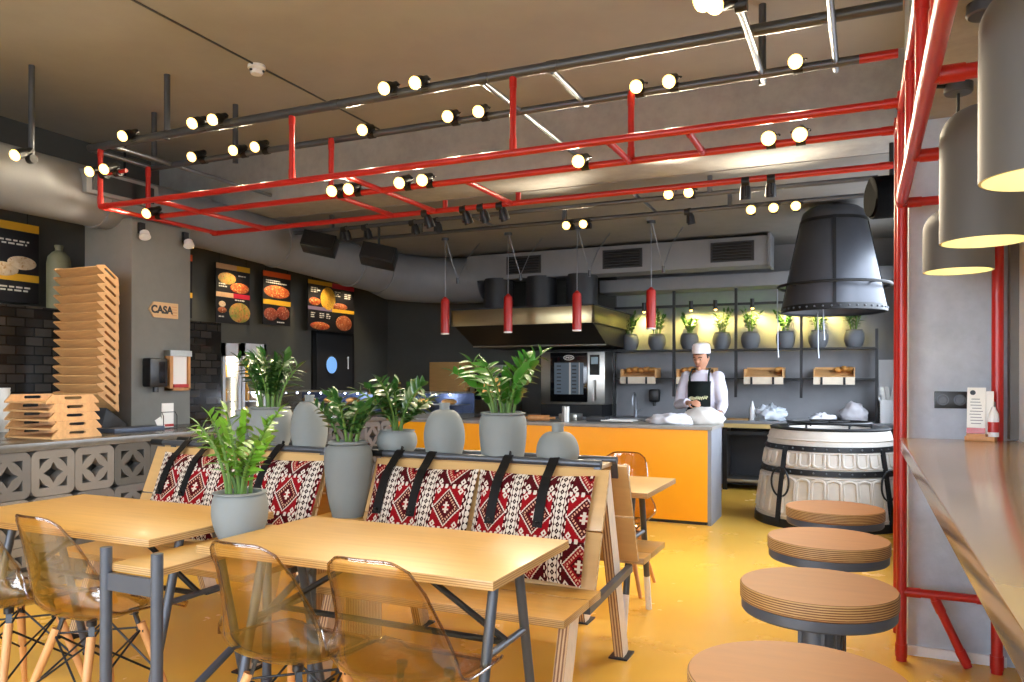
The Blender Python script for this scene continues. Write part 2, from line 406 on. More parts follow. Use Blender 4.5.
gf = thing('pipe_grid', 'grey steel pipe grid hung below the ceiling above the red frame', 'pipe grid', (-3, 4.3, 3.52))
def gp(name, p, q, r, m): return part(name, MB().cyl(p, q, r, n=14), m, gf, world=True)
gp('rail', (-5.42, Y1, 3.085), (PX, Y1, 3.085), .03, GREYPIPE); gp('rail', (-5.42, 4.58, 3.055), (-.02, 4.58, 3.055), .024, GREYPIPE)
part('rail_end', MB().cyl((-.02, 4.58, 3.055), (PX, 4.58, 3.055), .025, n=14), RED, gf, 'red painted pipe end', world=True)
gp('rail', (-.95, 3.35, 3.11), (PX, 3.35, 3.11), .026, GREYPIPE)
for x, a, b in ((-5.13, Y1, 5.73), (-2.03, Y1, 5.73), (-1.6, Y1, 4.66), (-.528, 3.3, 4.7), (-.14, 3.3, 4.7), (-5.36, Y1, 4.6)): gp('cross_pipe', (x, a, 3.06), (x, b, 3.06), .018, CHROME)
for x, y in ((-4.6, Y1), (-5.36, 4.6), (-4.6, 4.73), (-.54, 4.73), (-.9, 3.35)): gp('hanger_rod', (x, y, 3.05), (x, y, 3.52), .022, GREYPIPE)
for x in (-1.6, -4.0, -2.03, -3.1): part('pipe_clamp', MB().cyl((x - .03, Y1, 3.085), (x + .03, Y1, 3.085), .033, n=14), GREYPIPE, gf, world=True)

G3, G4, ZK = 6.36, 6.93, 2.825
kf = thing('pipe_track', 'pair of grey pipes with spotlights hung below the kitchen ceiling', 'pipe grid', (-3, 6.6, 2.97))
for y in (G3, G4): part('rail', MB().cyl((-5.38, y, ZK), (.1, y, ZK), .02, n=12), GREYPIPE, kf, world=True)
for x, a, b in ((-1.73, G3 - .1, G4 + .05), (-3.38, G3 - .1, G4 + .05)): part('cross_pipe', MB().cyl((x, a, ZK + .03), (x, b, ZK + .03), .016, n=12), CHROME, kf, world=True)
for x, y in ((-1.13, G3), (-1.06, G4), (-2.6, G4), (-4.9, G3), (-4.2, G4), (-5.2, G4)): part('hanger_rod', MB().span((x - .018, y - .018, ZK), (x + .018, y + .018, 2.97)), GREYPIPE, kf, world=True)

# ================================================================== SPOTLIGHTS
def aim_part(mb, base, d):
    q = V(d).to_track_quat('-Z', 'Y').to_matrix().to_4x4(); return Matrix.Translation(V(base)) @ q
lamp_no = {}
def lamp_meshes():
    body = MB().lathe([(0, .145), (.018, .145), (.024, .135), (.026, .09), (.034, .07), (.036, 0), (.031, 0), (.031, .02), (0, .03)], 18)
    ring = MB().tube([(.05 * math.cos(a), 0, .06 + .05 * math.sin(a) + .03) for a in [rad(-10 + 200 * i / 10) for i in range(11)]], .005, 6)
    bulb = MB().sphere((0, 0, 0), .039, (1, 1, .7), 14, 8)
    return body.mesh('lamp_body'), ring.mesh('yoke'), bulb.mesh('bulb')
LB, LY, LU = lamp_meshes()
def instance(name, me, m, parent, mx):
    if not me.materials: me.materials.append(m)
    o = bpy.data.objects.new(name, me); C.objects.link(o); o.parent = parent; o.matrix_local = mx; return o
def spotlight(px_, py_, pz_, rail, aim, label, group, lit=True, power=9, scale=1, off=.12):
    """one spot on a pipe at (px,py,pz): a clamp round the pipe, a stem, a can on a yoke"""
    t = thing('spotlight' if lit else 'unlit_spotlight', label, 'spotlight', (px_, py_, pz_), 0, group)
    d = V(aim).normalized(); back = V((d.x, d.y, 0)).normalized() * off * scale + V((0, 0, -.005))
    mx = aim_part(None, back, d) @ Matrix.Diagonal((scale, scale, scale, 1))
    instance('lamp_body', LB, BLACK, t, mx)
    if lit: instance('yoke', LY, BLACK, t, mx)
    if lit: instance('bulb', LU, BULB, t, mx @ Matrix.Translation((0, 0, .004)))
    part('clamp', MB().cyl((-.025, 0, 0 if lit else .1), (.025, 0, 0 if lit else .1), .03, n=12).cyl((0, 0, 0), (0, 0, .02 if lit else .1), .008, n=8).bar((0, 0, .0), tuple(back - d * .09 * scale), .012, .012), BLACK, t)
    if lit:
        li = bpy.data.lights.new('spot_lamp', 'SPOT'); li.energy = power * (.9 if py_ < 4.49 else 1.5 if 4.52 < py_ < 5 else 5.5 if py_ > 6 else 3); li.color = (1, .84, .60); li.spot_size = rad(120); li.spot_blend = .6; li.shadow_soft_size = .03
        lo = bpy.data.objects.new('spot_lamp', li); C.objects.link(lo); lo.parent = t; lo.matrix_local = aim_part(None, back + d * .05, d)
    return t
def aims(x, y): return (R.uniform(-.12, .06), -1, -.5 + R.uniform(-.08, .08))
def row(rail, y, z, xs, gname, group):
    n = len(xs)
    for i, x in enumerate(sorted(xs)):
        spotlight(x + .02, y, z, rail, aims(x, y), 'lit spotlight on the %s, %s counted from the sign pillar' % (gname, ORD[i]), group)
row(0, Y1, 3.085, (-4.93, -4.25, -4.06, -2.66, -2.44), 'front grey pipe', 'lit spotlights on the front grey pipe')
row(0, 4.58, 3.055, (-4.8, -4.38, -4.16, -3.2, -2.52, -2.3, -1.25, -1.04, -.35), 'second grey pipe', 'lit spotlights on the second grey pipe')
rp('lamp_arm', (-5.3, Y1, 2.87), (-5.02, Y1, 2.87), .015)
for i, x in enumerate((-5.26, -5.11)): spotlight(x, Y1, 2.865, 0, aims(0, 0), ('lit spotlight at the end of the red scaffold, closest to the grey round duct', 'lit spotlight at the end of the red scaffold, beside the one touching the upright')[i], 'lit spotlights at the scaffold end', power=4)
gp('hanger_rod', (-5.34, 3.55, 2.84), (-5.34, 3.55, 3.52), .02, GREYPIPE)
spotlight(-5.34, 3.55, 2.86, 0, aims(0, 0), 'lit spotlight hung alone before the round duct, above the buns menu board', 'single lit spotlight', power=4)
row(0, Y2, ZR + .005, (-5.2, -3.4, -3.25, -2.84, -2.67, -1.57, -.485, -.33), 'second red pipe', 'lit spotlights on the second red pipe')
row(0, G3, ZK, (-1.47, -1.295), 'kitchen grey pipe', 'lit spotlights on the kitchen pipe')
row(0, G4, ZK - .06, (-2.55, -2.38, -.89, -.71, -.53), 'rearmost kitchen pipe', 'lit spotlights on the rear kitchen pipe')
for i, (x, y, z) in enumerate(((-.52, 3.36, 2.92), (-.465, 3.33, 2.885))):
    t = spotlight(x, y, z, 0, (-.8, -.55, -.5), ('lit can spotlight overhead, aimed away from the pier', 'lit can spotlight overhead, closer to the pier than its twin')[i], 'paired overhead can spotlights', scale=1.25, off=.1)
    part('drop_stem', MB().cyl((0, 0, 0), (0, 3.35 - y, 3.1 - z), .009, n=8), BLACK, t)
for i, (x, y, z) in enumerate(((-3.13, Y3, ZR), (-2.79, Y3, ZR), (-2.64, Y3, ZR), (-2.48, Y3, ZR), (-.7, Y3, ZR), (-.54, Y3, ZR))):
    spotlight(x, y, z - .11, 0, (.25 if i < 4 else -.05, .3, -1), 'unlit black spotlight on the third red pipe, %s from the sign pillar' % ORD[i], 'unlit spotlights on the third red pipe', False, off=.05)
for i, (x, y) in enumerate(((-1.43, G4), (-4.5, G3), (-4.75, G3), (-3.95, G3), (-3.7, G3))):
    spotlight(x, y, ZK - .11, 0, (.15, .2, -1), ('unlit black spotlight on the rear kitchen pipe above the chef', 'unlit black spotlight between the two box speakers, nearer the duct', 'unlit black spotlight beside the box speaker over the display case', 'unlit black spotlight just past the box speaker by the duct elbow', 'unlit black spotlight on the kitchen pipe, closest to the red pendants')[i], 'unlit kitchen spotlights', False, off=.05)

# smoke detector and its cable
t = thing('smoke_detector', 'round white smoke detector on the tan ceiling', 'smoke detector', (-3.89, 4.2, 3.52))
part('detector_base', MB().lathe([(0, 0), (.06, 0), (.062, -.02), (.05, -.028), (0, -.028)], 28), WHITE, t)
part('detector_head', MB().lathe([(0, -.028), (.045, -.03), (.045, -.05), (.038, -.062), (0, -.065)], 28), WHITE, t)
for k in range(3): part('sensor_slot', MB().box((.046 * math.cos(2.1 * k - 1.7), .046 * math.sin(2.1 * k - 1.7), -.042), (.018, .018, .012), Matrix.Rotation(2.1 * k - 1.7, 3, 'Z')), BLACKP, t)
solo('cable', MB().tube([(-3.86, -1, 3.512), (-3.86, 3.0, 3.512), (-3.875, 4.2, 3.513), (-3.88, 5.7, 3.512)], .007, 6), GREYPIPE, 'thin grey cable running along the tan ceiling past the smoke detector', 'cable')

# ================================================================== DUCTS
t = thing('ventilation_duct', 'large grey round ventilation duct with elbow above the menu boards', 'duct', (-5.68, 2, 2.78))
pts = [(-5.68, -1.5, 2.78), (-5.68, 5.5, 2.78), (-5.68, 8.3, 2.68)]
for i in range(1, 9):
    a = rad(90 * i / 8); pts.append((-5.68 + .88 * (1 - math.cos(a)), 8.4 + .9 * math.sin(a), 2.67 - .02 * i / 8))
pts.append((-4.6, 9.3, 2.65))
part('duct_pipe', MB().tube(pts[:3], [.235, .235, .26], 32), DUCT, t, world=True, angle=50)
part('duct_elbow', MB().tube(pts[2:], [.27] + [.31] * 7 + [.31, .3], 32), DUCT, t, world=True, angle=50)
for y, z, r in ((3.0, 2.78, .245), (4.3, 2.78, .245), (6.4, 2.748, .255), (7.7, 2.70, .268)): part('joint_band', MB().tube([(-5.68, y - .02, z), (-5.68, y + .02, z)], r, 32), DUCT, t, world=True)
gr = part('grille_box', MB().span((-5.5, 4.02, 2.74), (-5.4, 4.68, 2.93)), DUCT, t, world=True, bevel=.01)
part('grille', MB().span((-5.4, 4.07, 2.77), (-5.392, 4.63, 2.9)), BLACK, gr, world=True)
t = thing('air_duct', 'wide flat grey air duct with three dark vents across the kitchen', 'duct', (-3, 9.3, 2.6))
part('duct_box', MB().span((-4.75, 9.0, 2.6), (-.96, 9.35, 2.93)), DUCT, t, world=True, bevel=.012)
part('end_flange', MB().span((-.965, 8.985, 2.585), (-.935, 9.37, 2.95)), DUCT, t, world=True)
for a, b in ((-4.165, -3.69), (-2.88, -2.39), (-1.59, -1.11)):
    f = part('vent', MB().span((a, 8.985, 2.655), (b, 9.0, 2.88)), DARKW, t, world=True)
    s = MB()
    for k in range(6): s.box(((a + b) / 2, 8.982, 2.685 + k * .033), (b - a - .05, .02, .012), Matrix.Rotation(rad(35), 3, 'X'))
    part('vent_slats', s, BLACK, f, world=True)
solo('duct_trunk', MB().span((-3.1, 9.55, 2.43), (.45, 9.975, 2.59)), DUCT, 'bluish grey flat trunking on the back wall above the plant shelf', 'duct', (-1, 9.7, 2.43), bevel=.01, world=True)
# round exhaust trunks over the hood
for i, x in enumerate((-4.35, -3.75, -3.2)):
    solo('exhaust_pipe', MB().cyl((x, 9.15, 2.12), (x, 9.15, 2.62), .2, n=28), DARKW, ('dark exhaust drum on the hood, closest to the duct elbow', 'dark exhaust drum in the middle of the hood top', 'dark exhaust drum on the hood, closest to the plant shelf')[i], 'exhaust', (x, 9.15, 2.12), 'exhaust drums on the kitchen hood', world=True)
# box speakers
for i, (x, y, z, a) in enumerate(((-5.05, 6.36, 2.69, 25), (-4.33, 6.36, 2.52, 25))):
    t = thing('hanging_speaker', ('black box speaker hung above the menu boards', 'black box speaker hung by the duct elbow')[i], 'speaker', (x, y, z), 0, 'hung box speakers')
    rt = Euler((rad(-18), rad(12), rad(a))).to_matrix()
    part('speaker_box', MB().box((0, 0, 0), (.34, .2, .17), rt), BLACKP, t, bevel=.012)
    part('speaker_grille', MB().box(rt @ V((0, -.102, 0)), (.31, .008, .14), rt), BLACK, t)
    part('bracket', MB().cyl((0, 0, .06), (0, 0, ZK - z), .012), BLACK, t)
t = thing('hanging_speaker', 'round black drum speaker beside the red posts near the barrel hood', 'speaker', (.14, 5.98, 2.975))
part('drum', MB().cyl((-.09, 0, -.38), (.09, .05, -.37), .148, n=32), mat('speaker_black', '060606', .9, 0, spec=.05), t, bevel=.015)
part('drum_grille', MB().cyl((-.096, -.002, -.38), (-.09, 0, -.38), .13, n=32), mat('speaker_mesh', '050505', .95, 0, spec=.02), t)
part('bracket', MB().cyl((.04, .03, -.25), (.04, .03, 0), .015), BLACK, t)

# ================================================================== BIG GREY PENDANTS OVER THE BAR
for i, (y, x, hs, lb) in enumerate(((3.72, .363, .17, 'big grey pendant lamp over the bar, closest to the pier'), (2.96, .365, .35, 'big grey pendant lamp over the bar, middle of the three'), (2.08, .375, .35, 'big grey pendant lamp over the bar, largest in view and cut by the frame'))):
    t = thing('pendant_lamp', lb, 'pendant lamp', (x, y, 1.775), 0, 'grey pendants over the bar')
    o = [(.132, 0), (.132, .02), (.132, hs)] + [(.132 * math.cos(a) ** .8, hs + .1 * math.sin(a)) for a in [rad(k * 11) for k in range(1, 8)]] + [(.03, hs + .102), (0, hs + .104)]
    part('lamp_shade', MB().lathe(o, 48), LAMPG, t, angle=50)
    part('shade_lining', MB().lathe([(.131, .001), (.125, .0), (.123, hs - .01), (.1, hs + .07), (0, hs + .09)], 48), LAMPIN, t, 'pale yellow inside of the shade')
    part('bulb', MB().sphere((0, 0, .12), .04, n=16), emit('pendant_bulb', 'fff0c0', 1.5), t)
    part('cord', MB().cyl((0, 0, hs + .1), (0, 0, .76), .006, n=8), BLACK, t)
    part('ceiling_rose', MB().lathe([(0, .785), (.055, .785), (.055, .75), (.05, .745), (0, .745)], 28), GREYPIPE, t)
    li = bpy.data.lights.new('pendant_light', 'POINT'); li.energy = 1.4; li.color = (1, .88, .6); li.shadow_soft_size = .05
    lo = bpy.data.objects.new('pendant_light', li); C.objects.link(lo); lo.parent = t; lo.location = (0, 0, .1)
solo('lamp_cable', MB().tube([(.225, 3.3, 2.552), (.225, 3.66, 2.552), (.3, 3.7, 2.552), (.36, 3.72, 2.55)], .008, 6), BLACK, 'thin black cable along the soffit over the bar pendants', 'cable')

# red fire-extinguisher-like pendants over the counter
for i, x in enumerate((-4.47, -3.655, -2.83, -2.012)):
    t = thing('red_pendant', 'slim red cylinder pendant over the yellow counter, %s from the dark side wall' % ORD[i], 'pendant lamp', (x, 7.93, 1.84), 0, 'red cylinder pendants')
    part('lamp_tube', MB().lathe([(.05, .012), (.05, .38), (.046, .405), (.02, .43), (.012, .44), (0, .44)], 28), RED, t)
    part('lamp_rim', MB().lathe([(.046, 0), (.05, 0), (.05, .014), (.046, .014)], 28), WHITE, t)
    part('bulb', MB().sphere((0, 0, .03), .035, (1, 1, .6), 14, 8), emit('red_pendant_bulb', 'fff2d0', 2), t)
    part('cord', MB().cyl((0, 0, .43), (0, 0, 1.115), .005, n=6), CHROME, t)
    part('ceiling_rose', MB().cyl((0, 0, 1.1), (0, 0, 1.13), .045, n=20), GREYPIPE, t)
    part('spare_cord', MB().tube([(.012, 0, 1.11), (.06, .06, .85), (.1, .12, .66), (.15, .25, .9), (.24, .42, 1.12)], .005, 6), CHROME, t)
    part('cord_weight', MB().cyl((.1, .12, .6), (.1, .12, .67), .016, n=10), GREYPIPE, t)
# ================================================================== TABLES
def aframe(parent, x, y, top, spread=.26, r=.017, bar_z=.47, tip=None):
    """inverted-V end frame of steel tube with a crossbar"""
    f = []
    for s in (-1, 1):
        a = V((x, y + s * .085, top)); b = V((x, y + s * spread, 0)); k = a + (b - a) * .72
        l = part('leg', MB().cyl(a, k if tip else b, r, n=14), STEEL, parent)
        if tip: part('leg_tip', MB().cyl(k, b, r * 1.02, n=14), tip, l, 'white leg tip')
        else: part('foot_cap', MB().cyl(b, b + (a - b) * .02, r * 1.2, n=14), BLACKP, l)
    q = (top - bar_z) / top; h = .085 + (spread - .085) * q
    part('crossbar', MB().cyl((x, y - h, bar_z), (x, y + h, bar_z), r * .7, n=10), STEEL, parent)
def table(label, x0, x1, y0, y1, inset=.1, tip=None, braces=True, group='birch tables'):
    cx, cy = (x0 + x1) / 2, (y0 + y1) / 2; hx, hy = (x1 - x0) / 2, (y1 - y0) / 2
    t = thing('table', label, 'table', (cx, cy, 0), 0, group)
    part('tabletop', MB().span((-hx, -hy, .722), (hx, hy, .75)), TOP, t, bevel=.002)
    e = hx - inset
    for s in (-1, 1): aframe(t, s * e, 0, .722, tip=tip)
    if braces:
        part('stretcher', MB().cyl((-e, 0, .47), (e, 0, .47), .011, n=10), BLACK, t)
        for s in (-1, 1): part('brace', MB().cyl((s * e, 0, .475), (s * (e - .42), 0, .722), .011, n=10), BLACK, t)
    return t
table('birch table beside the grey posts with two clear chairs tucked under its front', -2.068, -.943, 1.95, 2.565)
table('birch table in front of the breeze block counter, cut by the frame edge', -3.47, -2.285, 1.943, 2.576)
table('small birch table on white-tipped legs behind the benches by the yellow counter', -2.1, -.975, 3.78, 4.42, inset=.14, tip=WHITE, braces=False)

# narrow raised plant stand between the tables
t = thing('plant_stand', 'narrow wooden stand on grey posts between the two front tables holding a potted plant', 'plant stand', (-2.18, 2.15, 0))
part('shelf', MB().span((-.108, -.355, .675), (.108, .41, .7)), TOP, t, bevel=.002)
for x in (-.118, .118):
    for y in (-.365, .40):
        p = part('post', MB().cyl((x, y, 0), (x, y, .755 if y < 0 else .7), .019, n=16), STEEL, t)
        part('post_foot', MB().cyl((x, y, 0), (x, y, .05), .024, n=16), STEEL, p)
for y in (-.365, .40): part('crossbar', MB().span((-.118, y - .008, .615), (.118, y + .008, .672)), STEEL, t)
part('brace', MB().cyl((.118, -.365, .2), (.118, .40, .55), .014, n=10), STEEL, t)

# ================================================================== BENCHES
def slab(x0, x1, p, q, th):
    """a board between two (y,z) points, thickness th"""
    p = V((0, p[0], p[1])); q = V((0, q[0], q[1])); d = q - p; a = math.atan2(d.z, d.y)
    return MB().box(((x0 + x1) / 2, (p.y + q.y) / 2, (p.z + q.z) / 2), (x1 - x0, d.length, th), Matrix.Rotation(a, 3, 'X'))
def bench(label, x0, x1, yb, face=-1, rail=True):
    """yb = foot of the backrest; face -1 looks towards the bar tables, +1 towards the kitchen"""
    cx = (x0 + x1) / 2; hx = (x1 - x0) / 2
    t = thing('bench', label, 'bench', (cx, yb, 0), 0, 'back-to-back plywood benches'); s = -face
    part('seat_board', MB().span((-hx, s * -.43, .42), (hx, s * -.145, .45)), SEATW, t, bevel=.002)
    part('seat_board', MB().span((-hx, s * -.138, .42), (hx, s * 0, .45)), SEATW, t, bevel=.002)
    for a, b in ((0., .47), (.485, 1)):
        p = (s * (.005 + .2 * a), .44 + .48 * a); q = (s * (.005 + .2 * b), .44 + .48 * b)
        part('backrest_panel', slab(-hx - .005, hx - .025, p, q, .018), PANELY, t, bevel=.002)
    for x in ((-hx + .06, hx - .06) if face < 0 else (-hx + .4, hx - .42)):
        l = part('leg', MB().bar((x, s * -.2, .42), (x, s * -.34, .006), .045, .1, up=(0, 1, .3)), POST, t)
        part('foot_plate', MB().span((x - .04, s * -.34 - .065, 0), (x + .04, s * -.34 + .065, .008)), BLACK, l)
        if face > 0: continue
        l = part('back_post', MB().bar((x - .01, s * .24, .9), (x - .01, s * .54, .006), .045, .085, up=(0, 1, .3)), POST, t)
        part('foot_plate', MB().span((x - .055, s * .54 - .065, 0), (x + .035, s * .54 + .065, .008)), BLACK, l)
        part('seat_bearer', MB().bar((x + .04, s * -.12, .40), (x + .04, s * .5, .43), .03, .03), STEEL, t)
    for x in (-.25, .3):
        part('bolt_knob', MB().cyl((hx - .28 + x * .3, s * -.3, .40), (hx - .28 + x * .3, s * -.3, .42), .02, n=14), BLACK, t)
    if rail:
        part('back_rail', MB().cyl((-hx + .02, s * .22, .945), (hx - .07, s * .22, .945), .017, n=16), GREYPIPE, t)
        part('rail_cap', MB().cyl((-hx - .07, s * .22, .945), (-hx + .02, s * .22, .945), .0185, n=16), BLACK, t)
        for x in (-hx + .1, hx - .085): part('rail_bracket', MB().bar((x, s * .22, .945), (x, s * .2, .86), .03, .012), GREYPIPE, t)
    return t
bench('plywood bench with two kilim cushions, facing the small birch table by the bar side', -2.2, -.975, 3.03)
bench('plywood bench with kilim cushions nearest the breeze block counter', -3.72, -2.47, 3.03)
bench('plywood bench facing the yellow counter, back to the bench by the small tall pot', -2.3, -.96, 3.66, 1)
bench('plywood bench facing the kitchen, back to the cushioned bench near the breeze blocks', -3.72, -2.47, 3.66, 1)
for i, (a, b) in enumerate(((-2.2, -1.05), (-3.7, -2.5))):
    solo('pot_shelf', MB().span((a, 3.255, .92), (b, 3.43, .938)), PANELY, ('wooden pot shelf between the bench backs carrying two vases and a plant', 'wooden pot shelf between the bench backs nearest the breeze blocks')[i], 'shelf', ((a + b) / 2, 3.34, .92), 'pot shelves between the benches', .002, world=True)

# ================================================================== CUSHIONS
def cushion(label, x0, x1, straps, u0=0.):
    """kilim cushion leaning on the bench back, hung by leather straps from the rail"""
    cx = (x0 + x1) / 2; w = x1 - x0; h = .475; nx, nz = 28, 26
    t = thing('kilim_cushion', label, 'cushion', (cx, 3.03, .455), 0, 'kilim cushions')
    bm = bmesh.new(); uv = bm.loops.layers.uv.new('UV'); th0 = .052; al = math.atan2(.2, .48)
    def pt(i, j, side):
        a = i / nx * 2 - 1; b = j / nz * 2 - 1
        k = max(0, (1 - abs(a) ** 3.0)) ** .55 * max(0, (1 - abs(b) ** 3.0)) ** .55
        xx = a * w / 2 * (1 - .035 * (1 - abs(b)) ** 1 * 0 - .03 * (1 - b * b)) ; zz = (b + 1) / 2 * h - .012 * (1 - a * a) * b
        wr = .006 * math.sin(9 * a + 4 * b) * k
        y = side * (th0 * k + wr) - .034
        return V((xx, y * math.cos(al) + zz * math.sin(al), zz * math.cos(al) - y * math.sin(al) * .6))
    for side in (-1, 1):
        g = [[bm.verts.new(pt(i, j, side)) for j in range(nz + 1)] for i in range(nx + 1)]
        for i in range(nx):
            for j in range(nz):
                q = ((i, j), (i + 1, j), (i + 1, j + 1), (i, j + 1))
                f = bm.faces.new([g[a][b] for a, b in (q if side < 0 else q[::-1])])
                for lp, (a, b) in zip(f.loops, q if side < 0 else q[::-1]): lp[uv].uv = (a / nx * w + u0, b / nz * h)
    bmesh.ops.remove_doubles(bm, verts=bm.verts[:], dist=.0004)
    m = MB(); m.bm.free(); m.bm = bm
    part('cover', m, KILIM, t, angle=60)
    for sx in straps:
        x = sx - cx; pts = []
        for k in range(9):
            a = k / 8; zz = h * (1.02 - .54 * a); y = -.034 - th0 * (1 - abs(zz / h * 2 - 1) ** 3) ** .55 - .004 if zz < h * .99 else -.04
            pts.append(V((x, y * math.cos(al) + zz * math.sin(al), zz * math.cos(al) - y * math.sin(al) * .6)))
        pts = [V((x, .22 + .02 * math.sin(c), .49 + .02 * math.cos(c))) for c in (1.6, .8, 0, -.8)] + pts
        s = MB()
        for a, b in zip(pts, pts[1:]): s.bar(a - (b - a) * .04, b, .044, .005, up=(0, -1, .3))
        st = part('strap', s, LEATHER, t)
        e = pts[-1]; part('buckle_stud', MB().cyl(e + V((0, -.001, .02)), e + V((0, -.008, .018)), .009, n=10), BLACK, st)
cushion('red kilim cushion at the open end of the bench nearer the bar', -1.605, -1.05, (-1.49, -1.262), .03)
cushion('red kilim cushion beside the tall pot on the bench nearer the bar', -2.17, -1.612, (-2.08, -1.895), .12)
cushion('red kilim cushion partly behind the bushy potted plant, closest to the tall pot', -3.04, -2.48, (-2.83, -2.95), .165)
cushion('red kilim cushion closest to the breeze block counter', -3.61, -3.05, (-3.5, -3.33), .0)

# ================================================================== STOOLS
def stool(y, label):
    t = thing('bar_stool', label, 'stool', (-.113, y, 0), 0, 'round plywood bar stools')
    part('seat', MB().lathe([(0, .705), (.2, .705), (.206, .709), (.206, .746), (.203, .75), (0, .75)], 64), STOOLW, t, angle=50)
    part('seat_ring', MB().lathe([(0, .675), (.198, .675), (.202, .68), (.202, .705), (0, .705)], 64), STEEL, t)
    c = part('column', MB().cyl((0, 0, .02), (0, 0, .675), .044, n=28), STEEL, t)
    for a in (0, 90, 180, 270):
        d = V((math.cos(rad(a + 20)), math.sin(rad(a + 20)), 0)) * .047
        part('column_rib', MB().bar(d + V((0, 0, .02)), d + V((0, 0, .675)), .016, .01), STEEL, c)
    part('base_plate', MB().lathe([(0, 0), (.19, 0), (.19, .012), (.06, .022), (0, .022)], 48), STEEL, t)
    part('foot_ring', MB().tube([(.16 * math.cos(a * math.pi / 20), .16 * math.sin(a * math.pi / 20), .26) for a in range(40)], .011, 10, True).cyl((-.16, 0, .26), (.16, 0, .26), .009), STEEL, t)
for y, l in ((1.575, 'round plywood bar stool nearest the camera, cut off by the frame'), (2.3, 'round plywood bar stool second along from the camera, whole seat in view'), (3.0, 'round plywood bar stool third along from the camera'), (3.73, 'round plywood bar stool closest to the barrel oven')): stool(y, l)

# ================================================================== BAR COUNTER
t = thing('bar_counter', 'long glossy wooden window bar with dark edge fixed to the red posts', 'bar counter', (.39, 2, 0))
part('countertop', MB().span((.158, -1.6, .992), (.638, 4.03, 1.05)), BARTOP, t, world=True, bevel=.004)
for y in (-.4, 1.25, 2.9): part('bracket', MB().bar((.2, y, .98), (.6, y, .98), .04, .02).bar((.22, y, .97), (.62, y, .55), .03, .03), BLACK, t, world=True)
t = thing('menu_caddy', 'wooden caddy on the bar holding a menu card and red and white bottle', 'table caddy', (.475, 3.98, 1.05), rad(-15))
part('caddy_base', MB().span((-.055, -.035, 0), (.06, .05, .02)), DOWEL, t, bevel=.003)
part('caddy_box', MB().span((-.05, -.02, .02), (.025, .04, .03)).span((-.05, .035, .02), (.025, .04, .15)), DOWEL, t)
def tilt(mb, deg, pivot): bmesh.ops.rotate(mb.bm, verts=mb.bm.verts[:], cent=pivot, matrix=Matrix.Rotation(rad(deg), 3, 'X')); return mb
cd = part('menu_card', tilt(MB().span((-.05, -.016, .03), (.022, -.012, .235)), -6, (0, 0, .03)), PAPER, t)
part('card_band', tilt(MB().span((-.05, -.018, .03), (.022, -.0162, .055)), -6, (0, 0, .03)), RED, cd, 'red band along the card foot')
part('card_emblem', tilt(MB().cyl((-.028, -.0175, .212), (-.028, -.0162, .212), .011), -6, (0, 0, .03)), BLACK, cd)
s = MB()
for k in range(9): s.box((-.014 + R.uniform(-.004, .004), -.0168, .075 + k * .0135), (.05 * R.uniform(.6, 1), .0012, .003))
part('card_text', tilt(s, -6, (0, 0, .03)), GREYPIPE, cd)
part('card_stack', tilt(MB().span((-.02, .0, .03), (.05, .008, .22)), -4, (0, 0, .03)), PAPER, t)
b = part('sauce_bottle', MB().lathe([(0, .02), (.021, .02), (.022, .1), (.02, .12), (.01, .14), (.008, .15), (0, .15)], 24, (.052, -.005, 0)), WHITE, t)
part('bottle_label', MB().lathe([(.0225, .04), (.0225, .085)], 24, (.052, -.005, 0)), RED, b, 'red label')
part('caddy_handle', MB().tube([(.045, .03, .02), (.055, .035, .12), (.05, .04, .17), (.03, .045, .18)], .004, 8), CHROME, t)
t = thing('wall_socket', 'black double wall socket on the grey pier above the bar', 'socket', (.38, 4.17, 1.225))
part('socket_plate', MB().span((-.07, -.008, -.04), (.07, 0, .04)), BLACKP, t, bevel=.003)
for x in (-.035, .035): part('socket_dish', MB().lathe([(.024, .008), (.026, .012), (.02, .012), (.018, .009), (0, .009)], 24, (x, 0, 0), (0, -1, 0)), GREYPIPE, t)

